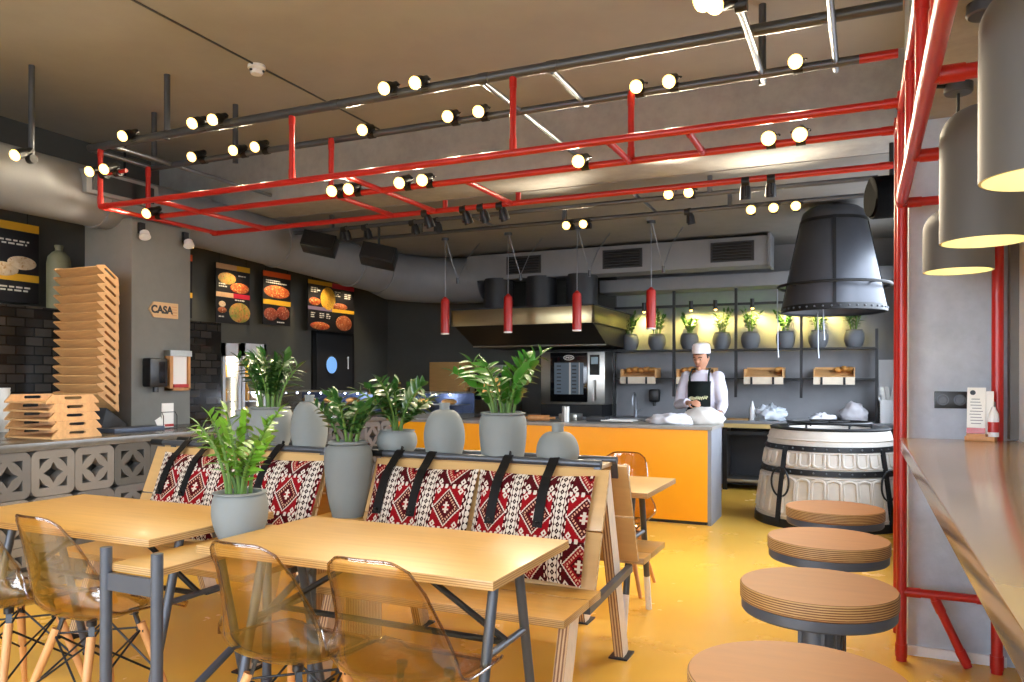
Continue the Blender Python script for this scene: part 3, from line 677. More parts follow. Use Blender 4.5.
# ================================================================== CLEAR CHAIRS
def make_chair(label, loc, rz):
    t = thing('clear_chair', label, 'chair', loc, rz, 'smoke-clear shell chairs')
    prof = [(.245, .405, .165, .0), (.235, .425, .19, .004), (.19, .438, .21, .012), (.1, .43, .225, .03), (0, .422, .23, .045), (-.09, .424, .23, .06), (-.155, .44, .228, .08),
            (-.2, .478, .218, .11), (-.222, .53, .203, .115), (-.238, .6, .184, .10), (-.252, .67, .168, .08), (-.264, .735, .154, .06), (-.274, .785, .143, .044), (-.28, .815, .13, .034), (-.283, .832, .105, .024)]
    nu = 16; bm = bmesh.new(); g = []
    for i, (y, z, hw, curl) in enumerate(prof):
        k = min(1, max(0, (i - 4) / 5))          # seat edges lift, back edges wrap forward
        row_ = []
        for j in range(nu + 1):
            a = j / nu * 2 - 1; c = abs(a) ** 2.6 * curl
            row_.append(bm.verts.new((a * hw, y + c * k * 1.1, z + c * (1 - k) + (0 if i < 12 else -.014 * abs(a) ** 6))))
        g.append(row_)
    for i in range(len(prof) - 1):
        for j in range(nu): bm.faces.new((g[i][j], g[i][j + 1], g[i + 1][j + 1], g[i + 1][j]))
    edge = [g[i][0].co.copy() for i in range(len(g))] + [v.co.copy() for v in g[-1][1:]] + [g[i][-1].co.copy() for i in range(len(g) - 2, -1, -1)] + [v.co.copy() for v in g[0][-2:0:-1]]
    me = bpy.data.meshes.new('shell'); bm.to_mesh(me); bm.free()
    o = part('seat_shell', me, AMBER, t)
    for md in (('SUBSURF', {'levels': 1, 'render_levels': 1}), ('SOLIDIFY', {'thickness': .006, 'offset': 0})):
        m = o.modifiers.new(md[0].lower(), md[0])
        for a, b in md[1].items(): setattr(m, a, b)
    for p in me.polygons: p.use_smooth = True
    part('shell_rim', MB().tube(edge, .0045, 8, True), AMBERRIM, o, 'darker rounded rim of the shell')
    fe = {}
    for sx in (-1, 1):
        for sy in (-1, 1):
            a = V((sx * .105, sy * .1 - .01, .375)); b = V((sx * .2, sy * .2 - .02, 0)); fe[sx, sy] = (a, b)
            l = part('leg', MB().tube([b, b + (a - b) * .5, a], [.0105, .0145, .0165], 14), DOWEL, t)
            part('leg_bolt', MB().cyl(a + V((0, 0, -.03)) - V((sx * .02, 0, 0)), a + V((0, 0, -.03)) + V((sx * .02, 0, 0)), .007, n=8), BLACK, l)
            part('seat_mount', MB().bar(a - V((0, 0, .03)), V((sx * .085, sy * .085 - .01, .425)), .02, .012).cyl((sx * .085, sy * .085 - .01, .41), (sx * .085, sy * .085 - .01, .43), .018, n=12), BLACKP, t)
    def L(k, f): a, b = fe[k]; return b + (a - b) * f
    ks = [(-1, -1), (1, -1), (1, 1), (-1, 1)]
    for i in range(4):
        p, q = ks[i], ks[(i + 1) % 4]
        part('wire_brace', MB().cyl(L(p, .95), L(q, .45), .0042, n=8).cyl(L(q, .95), L(p, .45), .0042, n=8), BLACK, t)
    part('wire_cross', MB().cyl(L(ks[0], .95), L(ks[2], .95), .0042, n=8).cyl(L(ks[1], .95), L(ks[3], .95), .0042, n=8), BLACK, t)
    return t
ch = make_chair('clear smoky shell chair at the bar-side table, beside its grey corner leg', (-1.235, 2.0, 0), rad(1))
dup(ch, (-1.68, 2.01, 0), rad(-2), 'clear smoky shell chair at the bar-side table, next to the grey plant stand posts')
dup(ch, (-2.65, 2.04, 0), rad(-4), 'clear smoky shell chair pushed under the table by the breeze blocks, whole back in view')
dup(ch, (-3.09, 2.0, 0), rad(3), 'clear smoky shell chair at the table by the breeze blocks, cut by the frame')
dup(ch, (-1.42, 4.72, 0), rad(182), 'clear smoky shell chair at the small table against the yellow counter')

# ================================================================== POTS AND PLANTS
def leaf_mesh(m, base, d, up, L, w, curl=.18):
    d = d.normalized(); side = d.cross(up).normalized(); nrm = side.cross(d).normalized()
    pr = [(0, .06), (.22, .72), (.45, 1.), (.72, .72), (.9, .3), (1, .02)]
    mid = []; lf = []; rt = []
    for s, k in pr:
        c = base + d * (L * s) - nrm * (curl * L * s * s)
        mid.append(m.bm.verts.new(c)); lf.append(m.bm.verts.new(c + side * w * k + nrm * w * .28 * k)); rt.append(m.bm.verts.new(c - side * w * k + nrm * w * .28 * k))
    for i in range(len(pr) - 1):
        m.bm.faces.new((mid[i], mid[i + 1], lf[i + 1], lf[i])); m.bm.faces.new((rt[i], rt[i + 1], mid[i + 1], mid[i]))
def zz_plant(parent, z0, r0, height, n, spread, leaf=.075, seed=1, m=None, pairs=8, lean=0):
    g = random.Random(seed); st = MB(); lv = MB()
    for k in range(n):
        a = 2 * math.pi * (k + g.uniform(-.3, .3)) / n; out = V((math.cos(a), math.sin(a), 0)); h = height * g.uniform(.62, 1.02); sp = spread * g.uniform(.35, 1.1)
        b = out * r0 * g.uniform(.1, .6) + V((0, 0, z0)); pts = []
        for i in range(9):
            f = i / 8; pts.append(b + out * sp * f ** 1.7 + V((lean * f * f, 0, h * (f - .12 * f ** 3))))
        st.tube(pts, [.0065 * (1 - .6 * i / 8) + .0018 for i in range(9)], 7)
        ph = g.uniform(0, 3.14)
        for i in range(pairs):
            f = .3 + .7 * i / (pairs - 1); q = f * 8; i0 = min(7, int(q)); p = pts[i0].lerp(pts[i0 + 1], q - i0); tg = (pts[i0 + 1] - pts[i0]).normalized()
            side = tg.cross(V((math.cos(ph), math.sin(ph), .2))).normalized()
            for s in (-1, 1):
                d = side * s * g.uniform(.75, 1) + tg * g.uniform(.45, .8) + V((g.uniform(-.2, .2), g.uniform(-.2, .2), g.uniform(-.1, .15)))
                k2 = 1 - .45 * abs(f - .6) / .5
                leaf_mesh(lv, p + tg * s * .008, d, (tg + V((.01, .02, .3))).normalized(), leaf * k2 * g.uniform(.85, 1.2), leaf * .25 * k2)
        leaf_mesh(lv, pts[-1], (pts[-1] - pts[-2]) + V((0, 0, .0)), V((.3, .2, 1)), leaf * .85, leaf * .2)
    part('stems', st, STEM, parent); part('foliage', lv, m or LEAF, parent, angle=80)
def potted(name, label, loc, prof, mtl, group, plant=None, soil_z=None, soil_r=None):
    t = thing(name, label, 'potted plant' if plant else 'vase', loc, R.uniform(0, 6) if not plant else 0, group)
    part('pot' if plant else 'vase_body', MB().lathe(prof, 48), mtl, t, angle=60)
    if plant:
        part('soil', MB().lathe([(0, soil_z + .006), (soil_r * .5, soil_z + .004), (soil_r, soil_z)], 24), SOIL, t)
        zz_plant(t, soil_z, soil_r, **plant)
    return t
def pot_prof(rb, rm, rn, h, lip=.012, shoulder=.72):
    o = [(0, 0), (rb, 0), (rb * 1.01, .004)]
    for i in range(1, 11):
        f = i / 10; z = f * h * shoulder; o.append((rb + (rm - rb) * math.sin(f * math.pi / 2) ** .9, z))
    for i in range(1, 7):
        f = i / 6; o.append((rn + (rm - rn) * math.cos(f * math.pi / 2), h * shoulder + (h * (.95 - shoulder)) * math.sin(f * math.pi / 2)))
    return o + [(rn + lip, h * .965), (rn + lip, h * .99), (rn + lip * .4, h), (rn - .006, h), (rn - .012, h * .9), (rn * .95, h * .8), (0, h * .8)]
def vase_prof(rb, rm, h, rn, neck, sh=.62):
    o = [(0, 0), (rb, 0)]
    hb = h - neck
    for i in range(1, 9): f = i / 8; o.append((rb + (rm - rb) * math.sin(f * math.pi / 2), f * hb * sh))
    for i in range(1, 10): f = i / 9; a = f * math.pi / 2; o.append((rn + (rm - rn) * math.cos(a) ** .9, hb * sh + hb * (1 - sh) * math.sin(a)))
    return o + [(rn * .95, h - neck * .5), (rn * 1.15, h - .004), (rn * 1.1, h), (rn * .7, h), (rn * .7, h - neck)]
gp_ = 'grey pots on the bench backs'
potted('potted_plant', 'squat grey pot with a lush young plant on the narrow stand between the tables', (-2.18, 2.27, .7), pot_prof(.075, .105, .088, .185, shoulder=.6), POT, gp_,
       dict(height=.36, n=11, spread=.19, leaf=.07, seed=4, m=LEAF2, pairs=8), .165, .08)
potted('potted_plant', 'tall grey pot with a leafy plant standing in the gap between the benches', (-2.315, 3.14, .64), pot_prof(.078, .118, .086, .372, shoulder=.78), POT, gp_,
       dict(height=.28, n=10, spread=.13, leaf=.085, seed=9, pairs=6), .345, .085)
potted('potted_plant', 'wide grey pot with a dark upright plant on the shelf nearest the breeze blocks', (-2.99, 3.34, .938), pot_prof(.095, .122, .1, .225, shoulder=.66), POT, gp_,
       dict(height=.34, n=12, spread=.1, leaf=.095, seed=12, pairs=8), .205, .095)
potted('potted_plant', 'low grey bowl pot with a dark plant behind the tall pot', (-2.165, 3.345, .938), pot_prof(.075, .103, .08, .12, shoulder=.5), POT, gp_,
       dict(height=.30, n=12, spread=.17, leaf=.085, seed=15, pairs=7), .1, .075)
potted('potted_plant', 'grey jar pot with a bright green plant between two bottle vases', (-1.565, 3.34, .938), pot_prof(.098, .114, .096, .222, shoulder=.68), POT, gp_,
       dict(height=.33, n=9, spread=.17, leaf=.1, seed=22, pairs=7, m=mat('zz_leaf_bright', '3f7a26', .3, var=.35, scale=9, spec=.6)), .195, .085)
potted('bottle_vase', 'grey rounded bottle vase beside the wide pot near the breeze blocks', (-2.72, 3.34, .938), vase_prof(.082, .098, .292, .025, .034, .42), POT, gp_)
potted('bottle_vase', 'grey rounded bottle vase between the low bowl pot and the bright green plant', (-1.885, 3.34, .938), vase_prof(.085, .102, .262, .025, .034, .42), POT, gp_)
potted('bottle_vase', 'squat grey bottle vase at the open end of the pot shelf', (-1.285, 3.34, .938), vase_prof(.085, .1, .178, .028, .04, .3), POT, gp_)
potted('bottle_vase', 'grey squat jar half hidden behind the lush young plant', (-3.2, 3.345, .938), vase_prof(.07, .09, .2, .035, .03, .5), POT, gp_)
t = thing('pot_stand', 'low plywood stand in the gap between the cushioned benches under the tall pot', 'plant stand', (-2.33, 3.14, 0))
part('shelf', MB().span((-.13, -.2, .612), (.13, .17, .64)), SEATW, t, bevel=.002)
for x in (-.1, .1): part('side_panel', MB().span((x - .012, -.15, 0), (x + .012, .15, .612)), PANELY, t)
# ================================================================== BREEZE BLOCK COUNTER
BLK = [mat('breeze_block_%d' % i, c, .85, var=.12, bump=.3) for i, c in enumerate(('625f5c', '76716a', '52504c'))]
def arc(cx, cy, r, a0, a1, n): return [(cx + r * math.cos(rad(a0 + (a1 - a0) * i / n)), cy + r * math.sin(rad(a0 + (a1 - a0) * i / n))) for i in range(n + 1)]
def breeze(S):
    h = S / 2; rc = S * .17
    outer = []
    for cx, cy, a in ((h - rc, h - rc, 0), (-h + rc, h - rc, 90), (-h + rc, -h + rc, 180), (h - rc, -h + rc, 270)): outer += arc(cx, cy, rc, a, a + 90, 6)
    k = S * .235; star = []                                   # four-pointed star with hollow sides
    for q in range(4):
        a0 = q * 90; p = (k * math.cos(rad(a0)), k * math.sin(rad(a0))); e = (k * math.cos(rad(a0 + 90)), k * math.sin(rad(a0 + 90)))
        for i in range(6):
            f = i / 6; x = p[0] * (1 - f) + e[0] * f; y = p[1] * (1 - f) + e[1] * f; s = 1 - .22 * math.sin(f * math.pi); star.append((x * s, y * s))
    holes = [star]
    for q in range(4):                                        # leaf-shaped corner openings
        a = rad(45 + 90 * q); ux = V((math.cos(a), math.sin(a))); vx = V((-ux.y, ux.x)); pts = []
        tip = ux * S * .48; l = ux * S * .30 + vx * S * .17; r = ux * S * .30 - vx * S * .17
        for i in range(6): f = i / 6; p = l.lerp(r, f) + ux * S * .035 * math.sin(f * math.pi); pts.append(tuple(p))
        for A, B in ((r, tip), (tip, l)):
            for i in range(6): f = i / 6; p = A.lerp(B, f) + (A + B).normalized() * S * .02 * math.sin(f * math.pi) * .0; pts.append(tuple(p))
        holes.append([tuple(V(p) * .96) for p in pts])
    return plate(outer, holes, .07)
bb = thing('breeze_block_counter', 'counter of pierced grey breeze blocks with a pale stone top', 'counter', (-4.65, 2.2, 0))
S = .288; BM = breeze(S - .004)
BM.transform(Matrix.Rotation(rad(90), 4, 'Z') @ Matrix.Rotation(rad(90), 4, 'X'))   # face towards +X
for m in BLK: pass
bi = 0
for j in range(3):
    for i in range(17):
        me = BM if bi else BM
        o = bpy.data.objects.new('breeze_block', BM if (i * 7 + j * 3) % 3 == 0 else (BM.copy() if False else BM)); C.objects.link(o); o.parent = bb
        o.location = (-.035, .15 + S * i, .006 + S * (j + .5)); bi += 1
        if not BM.materials: BM.materials.append(BLK[0])
        o.material_slots[0].link = 'OBJECT'; o.material_slots[0].material = BLK[(i * 5 + j * 7 + (i * j) % 4) % 3]
part('counter_core', MB().span((-.14, 0, 0), (-.12, 4.83, .87)), WALLD, bb)
part('worktop', MB().span((-.28, -.1, .87), (.045, 4.8, .92)).span((-.73, 2.19, .87), (-.28, 2.85, .92)), STONED, bb, bevel=.004)
part('worktop', MB().span((-1.4, -.1, .87), (-.28, 2.19, .92)), STONED, bb, bevel=.004)

# ================================================================== YELLOW COUNTER
yc = thing('yellow_counter', 'long yellow panelled serving counter with grey stone top and grey end', 'counter', (-3, 7.05, 0))
part('front_panel', MB().span((-6.4, 7.05, .03), (-1.268, 7.09, .86)), YELLOW, yc, world=True)
part('plinth', MB().span((-6.4, 7.07, 0), (-1.28, 7.5, .03)), DARKW, yc, world=True)
part('end_panel', MB().span((-1.268, 7.05, 0), (-1.235, 7.6, .86)), GREYP, yc, world=True)
part('carcass', MB().span((-6.4, 7.1, .03), (-1.27, 7.58, .86)), DARKW, yc, world=True)
part('worktop', MB().span((-6.4, 7.03, .86), (-1.225, 7.66, .89)), STONE, yc, world=True, bevel=.003)
# glass display case
dc = thing('display_case', 'low glass pastry display case with lit edge on the yellow counter end', 'display case', (-5, 7.4, .89))
part('case_base', MB().span((-6.3, 7.16, .89), (-3.92, 7.62, .94)), INOX, dc, world=True)
part('case_back', MB().span((-6.3, 7.6, .94), (-3.92, 7.62, 1.16)), mat('case_blue', '4a5a80', .3, .3), dc, world=True)
part('case_shelf', MB().span((-6.26, 7.3, 1.03), (-3.96, 7.6, 1.036)), INOX, dc, world=True)
part('case_glass', MB().span((-6.3, 7.16, .94), (-3.92, 7.166, 1.16)).span((-3.926, 7.16, .94), (-3.92, 7.6, 1.16)), PANE, dc, world=True)
part('case_top', MB().span((-6.3, 7.15, 1.16), (-3.91, 7.62, 1.175)), INOX, dc, world=True)
LEDB = emit('led_strip', 'dfe8ff', 9); s = MB()
for k in range(14): s.sphere((-6.2 + k * .17, 7.19, 1.15), .012, n=8, m=6)
part('led_strip', s, LEDB, dc, world=True)
for x in (-5.6, -4.4):
    li = bpy.data.lights.new('case_light', 'POINT'); li.energy = 4; li.color = (.85, .9, 1); li.shadow_soft_size = .05
    lo = bpy.data.objects.new('case_light', li); C.objects.link(lo); lo.parent = dc; lo.location = (x + 5, -.18, .24)
for k in range(7):
    t = solo('pastry', MB().sphere((0, 0, .03), .07, (1.3, .9, .5), 16, 8), BREAD, 'golden pastry lying in the glass display case, %s from the side wall' % ORD[k], 'pastry', (-6.05 + k * .32, 7.42, 1.034), 'pastries in the display case')
# small things on the counter
t = thing('rolling_pin', 'pale wooden rolling pin lying on the yellow counter', 'rolling pin', (-3.02, 7.3, .92))
part('barrel', MB().cyl((-.11, 0, 0), (.11, .03, 0), .03, n=20), DOWEL, t)
part('handle', MB().cyl((-.17, -.008, 0), (-.11, 0, 0), .014, n=12), DOWEL, t); part('handle', MB().cyl((.11, .03, 0), (.17, .038, 0), .014, n=12), DOWEL, t)
solo('steel_jar', MB().lathe([(0, 0), (.04, 0), (.04, .15), (.036, .155), (.034, .15), (.034, .02), (0, .02)], 24), INOX, 'small steel shaker standing on the yellow counter', 'jar', (-2.72, 7.3, .89))
t = thing('red_tomato', 'red tomato beside the rolling pin on the yellow counter', 'tomato', (-3.3, 7.42, .89))
part('tomato_body', MB().sphere((0, 0, .035), .04, (1, 1, .85), 16, 10), RED, t); part('stalk', MB().cyl((0, 0, .066), (.006, 0, .08), .004, n=6), LEAF, t)
def lump(r, sc, seed, amp=.12, n=32, base=True):
    g = MB().sphere((0, 0, 0), r, sc, n, n // 2); rr = random.Random(seed); fr_ = [(rr.uniform(-6, 6) * (1 + q * .35), rr.uniform(-6, 6) * (1 + q * .35), rr.uniform(-6, 6) * (1 + q * .35), rr.uniform(0, 6)) for q in range(7)]
    for v in g.bm.verts:
        k = sum(math.sin(a * v.co.x / r + b * v.co.y / r + c * v.co.z / r + d) for a, b, c, d in fr_) / 3.5
        v.co *= 1 + amp * k
        if base and v.co.z < -r * sc[2] * .55: v.co.z = -r * sc[2] * .55
    zm = min(v.co.z for v in g.bm.verts)
    for v in g.bm.verts: v.co.z -= zm
    return g
solo('cloth', lump(.17, (1.25, .8, .38), 3, .2), CLOTH, 'crumpled white cloth on the counter in front of the chef', 'cloth', (-1.66, 7.33, .89), angle=80)
solo('dough_sack', lump(.17, (1.15, .9, .62), 5, .1), mat('sack_cloth', 'cfcac2', .9, var=.08), 'rounded pale sack on the counter corner before the chef', 'sack', (-1.39, 7.45, .89), angle=80)
solo('baking_tray', MB().span((-.16, -.1, 0), (.16, .1, .012)).span((-.16, -.1, 0), (.16, -.095, .025)).span((-.16, .095, 0), (.16, .1, .025)), INOX, 'flat dark baking tray on the counter left of the cloth', 'tray', (-2.2, 7.42, .89))
for i in range(3):
    solo('tool_box', MB().span((-.1, -.09, 0), (.1, .09, .05 + .02 * i)), (DARKW, INOX, BLACKP)[i], ('dark low box on the yellow counter beside the tap', 'steel container on the yellow counter behind the steel shaker', 'black low container on the yellow counter under the oven')[i], 'container', (-2.45 - i * .5 + (.2 if i == 1 else 0), 7.52, .89), 'containers on the yellow counter', bevel=.006)

# ================================================================== COLUMN FIXTURES
def arrow_plate():
    return plate([(-.135, 0), (-.095, .06), (.135, .06), (.135, -.06), (-.095, -.06)], [], .012)
RX = Matrix.Rotation(rad(90), 4, 'Z') @ Matrix.Rotation(rad(90), 4, 'X')
t = thing('arrow_sign', 'wooden arrow sign reading CASA on the grey column', 'sign', (-5.4, 4.729, 1.893)); t.scale = (1.09, 1.09, 1.09)
me = arrow_plate(); me.transform(RX); part('sign_board', me, mat('sign_wood', 'd8b07c', .5, var=.1, stretch=(1, 2, 14)), t)
me = text_mesh('CASA', .08, .002, bold=.0035); me.transform(RX @ Matrix.Translation((-.02, 0, .0125))); part('lettering', me, BLACK, t)
s = MB()
for k in range(4): s.box((.014, .098, -.035 + k * .022), (.002, .045, .006))
part('small_emblem', s, DOWEL, t)
t = thing('soap_dispenser', 'black soap dispenser on the grey column', 'dispenser', (-5.4, 4.609, 1.353)); t.scale = (1.09, 1.09, 1.09)
part('dispenser_body', MB().span((0, -.082, -.1), (.09, .082, .12)), BLACKP, t, bevel=.018)
part('window_strip', MB().span((.088, .0, -.07), (.093, .05, .09)), GLASSK, t); part('spout', MB().cyl((.05, 0, -.1), (.05, 0, -.14), .022, n=16), BLACKP, t)
t = thing('paper_holder', 'wooden leaflet box with white sheets on the grey column', 'paper holder', (-5.4, 4.855, 1.375)); t.scale = (1.09, 1.09, 1.09)
part('box_frame', MB().span((0, -.1, -.15), (.06, -.07, .15)).span((0, .08, -.15), (.06, .1, .15)).span((0, -.1, -.15), (.06, .1, -.13)).span((0, -.1, -.15), (.012, .1, .15)), DOWEL, t)
part('paper_sheets', MB().span((.012, -.06, -.12), (.045, .075, .12)), PAPER, t); part('red_band', MB().span((.045, -.06, -.125), (.062, .08, -.1)), RED, t)
part('metal_flap', MB().span((.0, -.105, .12), (.07, .105, .165)), INOX, t)
t = thing('card_stand', 'upright white leaflet in a wire stand on the counter by the column', 'leaflet', (-5.0, 4.42, .92))
part('leaflet', MB().span((-.004, -.05, .01), (.004, .06, .2)), PAPER, t); part('wire_stand', MB().tube([(.03, -.06, 0), (.03, -.06, .1), (.01, -.06, .13), (.01, .07, .13), (.03, .07, .1), (.03, .07, 0)], .003, 6).span((-.02, -.06, 0), (.04, .07, .006)), BLACK, t)
part('printed_band', MB().span((.004, -.05, .015), (.005, .06, .035)), RED, t); part('small_card', MB().box((.02, -.085, .045), (.003, .06, .09), Matrix.Rotation(.5, 3, 'X')), PAPER, t)
solo('folder', MB().span((-.09, -.22, 0), (.09, .22, .03)), mat('blue_grey_folder', '4a566b', .5), 'flat blue grey box lying on the counter before the column', 'box', (-5.0, 4.1, .92), bevel=.004)
for i, y in enumerate((4.5, 4.95)):
    t = thing('wall_spot', ('small white wall light at the near top corner of the sign column', 'small white wall light at the far top corner of the sign column')[i], 'wall light', (-5.4, y, 2.5), 0, 'white lights on the column')
    part('wall_bracket', MB().span((0, -.025, -.0), (.03, .025, .09)), BLACK, t); part('lamp_head', MB().lathe([(0, 0), (.035, .0), (.045, .05), (0, .055)], 20, (.05, 0, .01), (.5, -.3, -1)), WHITE, t)

# ================================================================== WOODEN TRAYS
TL, TW = .49, .218
def make_tray(label, loc, rot, group, TL=TL, TW=TW):
    t = thing('wooden_tray', label, 'tray', loc, 0, group); t.rotation_euler = rot
    part('tray_base', MB().span((-TL / 2, -TW / 2, 0), (TL / 2, TW / 2, .012)), TRAYW, t, bevel=.0015)
    for s in (-1, 1):
        w = TW / 2
        slot = arc(.05,   .036, .01, -90, 90, 6) + arc(-.05, .036, .01, 90, 270, 6)
        me = plate([(-w - .008, 0), (w + .008, 0), (w + .008, .012), (w - .035, .057), (-w + .035, .057), (-w - .008, .012)], [slot], .014)
        me.transform(Matrix.Translation((s * TL / 2 - (.007), 0, 0)) @ RX); part('handle_board', me, TRAYW, t)
    return t
tt = None
for i in range(15):
    loc = (-5.53, 4.11, 1.125 + .0693 * i); lb = 'tilted wooden serving tray in the tall stack, %s from the top' % ORD[14 - i]
    if i == 14: lb = 'topmost tilted wooden serving tray of the tall stack'
    jt = (rad(-38 + R.uniform(-1, 1)), 0, rad(R.uniform(-1.2, 1.2)))
    if tt is None: tt = make_tray(lb, loc, jt, 'tilted trays in the tall stack')
    else: dup(tt, loc, None, lb, None, jt)
ft_ = None
for i in range(5):
    lb = 'wooden tray in the low stack on the counter, %s from the bottom' % ORD[i]
    if i == 4: lb = 'top wooden tray of the low stack on the counter'
    loc = (-4.99 + R.uniform(-.012, .012), 3.47, .92 + .0575 * i); rz_ = (0, 0, rad(R.uniform(-3, 3)))
    if ft_ is None: ft_ = make_tray(lb, loc, rz_, 'flat trays in the low stack', .44, .35)
    else: dup(ft_, loc, None, lb, None, rz_)
t = thing('tray_rack', 'dark wedge rack holding up the tall stack of tilted trays', 'rack', (-5.53, 4.2, .92))
part('rack_body', MB().prism([(-.1, 0), (.13, 0), (.13, .03), (-.06, .17)], .42, Matrix.Translation((-.22, 0, 0)) @ Matrix.Rotation(rad(90), 4, 'Z') @ Matrix.Rotation(rad(90), 4, 'X')), DARKW, t, bevel=.01)
CUPM = mat('paper_cup', 'e4ded2', .7, var=.03); cup0 = None
for i in range(9):
    lb = 'white paper cup in the stack on the counter, %s from the bottom' % ORD[i]
    if cup0 is None:
        cup0 = solo('paper_cup', MB().lathe([(0, 0), (.03, 0), (.041, .095), (.043, .1), (.041, .1), (.029, .004), (0, .004)], 24), CUPM, lb, 'cup', (-5.75, 3.62, .92), 'stacked paper cups')
    else: dup(cup0, (-5.75, 3.62, .92 + .028 * i), None, lb)
solo('napkin_box', MB().prism([(-.12, 0), (.12, 0), (.1, .08), (-.02, .15)], .16, Matrix.Rotation(rad(90), 4, 'X')), BLACKP, 'black slanted box beside the paper cups on the counter', 'box', (-5.6, 3.42, .92), bevel=.008)

# ================================================================== MENU BOARDS
PALE = mat('menu_white', 'dcd8cf', .6, var=.03); ORNG = mat('menu_orange', 'd8571f', .5, var=.05); GOLD = mat('menu_gold', 'd8a62c', .5, var=.05); CRIM = mat('menu_crimson', 'b5203a', .5, var=.05); BEIGE = mat('menu_beige', 'c9a27c', .5, var=.05); LILAC = mat('menu_lilac', '7a6a86', .5)
BOARD = mat('menu_black', '16151a', .5, var=.1)
FOODS = {}
def food(a, b, c):
    k = a + b
    if k not in FOODS:
        t = NT('food_' + k); n1 = t.noise(16, 5, .7); n2 = t.noise(40, 3)
        t.base(t.mix(t.math('GREATER_THAN', n2, .62), t.ramp(n1, [(.35, lin(a)), (.6, lin(b))]), lin(c)), .5); FOODS[k] = t.m
    return FOODS[k]
def menu_board(label, y0, y1, z0, z1, items, x=-6.46, group=None):
    """a hanging sheet facing +X; items use board coordinates, 0..1 along and up"""
    t = thing('menu_board', label, 'menu board', (x, (y0 + y1) / 2, z0), 0, 'hanging menu boards')
    w = y1 - y0; h = z1 - z0
    part('panel', MB().span((-.012, -w / 2, 0), (0, w / 2, h)), BOARD, t)
    for k, v in enumerate((-.4, .4)): part('hanging_wire', MB().cyl((-.006, v * w, h), (-.006, v * w, h + .16), .004, n=6), BLACK, t)
    def X(a): return (a - .5) * w
    for it in items:
        k = it[0]
        if k == 'band':
            _, a, b, c, d, m = it; part('colour_band', MB().span((0, X(a), c * h), (.003, X(b), d * h)), m, t)
        elif k == 'dish':
            _, a, b, rw, rh, m = it; plate_ = part('food_picture', MB().lathe([(rw * w, 0), (rw * w * .9, .004), (0, .006)], 28, (0, X(a), b * h), (1, 0, 0), sx=1, sy=1), m, t)
            plate_.data.transform(Matrix.Translation((0, X(a), b * h)) @ Matrix.Diagonal((1, 1, rh * h / (rw * w), 1)) @ Matrix.Translation((0, -X(a), -b * h)))
        elif k == 'text':
            _, a, b, n, wd = it; s = MB(); g = random.Random(int(a * 100 + b * 1000))
            for i in range(n):
                y = X(a); e = X(a + wd * g.uniform(.6, 1))
                while y < e:
                    l = w * g.uniform(.03, .07); s.span((0, y, (b - i * .04) * h), (.003, min(e, y + l), (b - i * .04 + .02) * h)); y += l + w * .018
            part('lettering', s, PALE, t)
    return t
salad = food('6e8a3a', 'c98a4a', 'a33a22'); meat = food('8a3a22', 'b5653a', 'd8b089'); bun = food('cdb08a', 'e0cdb0', 'b98f60'); pizza = food('c9763a', 'a8381f', 'd9c27a'); soup = food('c98a2a', 'd8a93a', '8a7a2a'); kebab = food('7a3020', 'a0503a', 'c9a088')
menu_board('black menu board cut by the frame edge, with three pale buns', 3.4, 4.36, 1.95, 2.62, [('band', 0, .52, .9, 1, ORNG), ('band', .52, 1, .9, 1, GOLD), ('dish', .2, .72, .16, .13, meat), ('dish', .52, .5, .13, .085, bun), ('dish', .85, .5, .13, .085, bun), ('dish', .68, .4, .14, .09, bun), ('text', .62, .76, 2, .3), ('band', 0, 1, .27, .36, GOLD), ('dish', .2, .13, .2, .08, meat), ('text', .6, .18, 2, .35)])
menu_board('narrow black menu board half hidden behind the sign column', 5.55, 6.03, 1.95, 2.62, [('band', 0, 1, .9, 1, ORNG), ('dish', .55, .66, .28, .15, bun), ('text', .1, .84, 1, .5), ('band', 0, 1, .32, .4, GOLD), ('text', .3, .2, 2, .5)])
menu_board('black menu board with salads and a crimson band, nearest the fridges', 6.36, 6.87, 1.93, 2.59, [('band', 0, .6, .91, 1, BEIGE), ('band', .6, 1, .91, 1, GOLD), ('dish', .32, .76, .26, .1, salad), ('dish', .7, .62, .28, .09, pizza), ('text', .65, .82, 1, .3), ('text', .08, .65, 2, .3), ('band', 0, .5, .44, .52, BEIGE), ('band', .5, 1, .44, .52, CRIM), ('dish', .7, .2, .32, .17, salad), ('dish', .18, .32, .1, .05, bun), ('dish', .18, .22, .13, .05, meat), ('text', .55, .4, 1, .3), ('text', .08, .1, 1, .25)])
menu_board('slim black menu board with an orange top and oval dish', 7.09, 7.57, 1.96, 2.6, [('band', 0, 1, .9, 1, ORNG), ('text', .1, .82, 2, .8), ('dish', .5, .63, .47, .12, pizza), ('band', 0, 1, .38, .47, GOLD), ('dish', .28, .2, .25, .12, kebab), ('dish', .72, .24, .24, .13, kebab), ('text', .5, .05, 1, .4)])
menu_board('wide black menu board over the dark door with a yellow soup bowl', 7.9, 8.88, 1.94, 2.59, [('band', 0, .5, .92, 1, GOLD), ('band', .5, 1, .9, 1, CRIM), ('dish', .42, .66, .16, .24, soup), ('dish', .14, .58, .12, .08, pizza), ('text', .06, .84, 3, .2), ('text', .56, .82, 3, .14), ('text', .78, .8, 3, .16), ('dish', .68, .54, .17, .07, meat), ('band', 0, .5, .41, .48, LILAC), ('band', .5, 1, .41, .48, GOLD), ('text', .06, .34, 3, .1), ('text', .24, .34, 3, .1), ('text', .38, .34, 3, .1), ('dish', .25, .1, .2, .08, pizza), ('dish', .77, .2, .18, .16, meat)])
t = thing('menu_rail', 'black pipe with shaded spots hung above the menu boards', 'pipe rail', (-6.2, 6, 2.75))
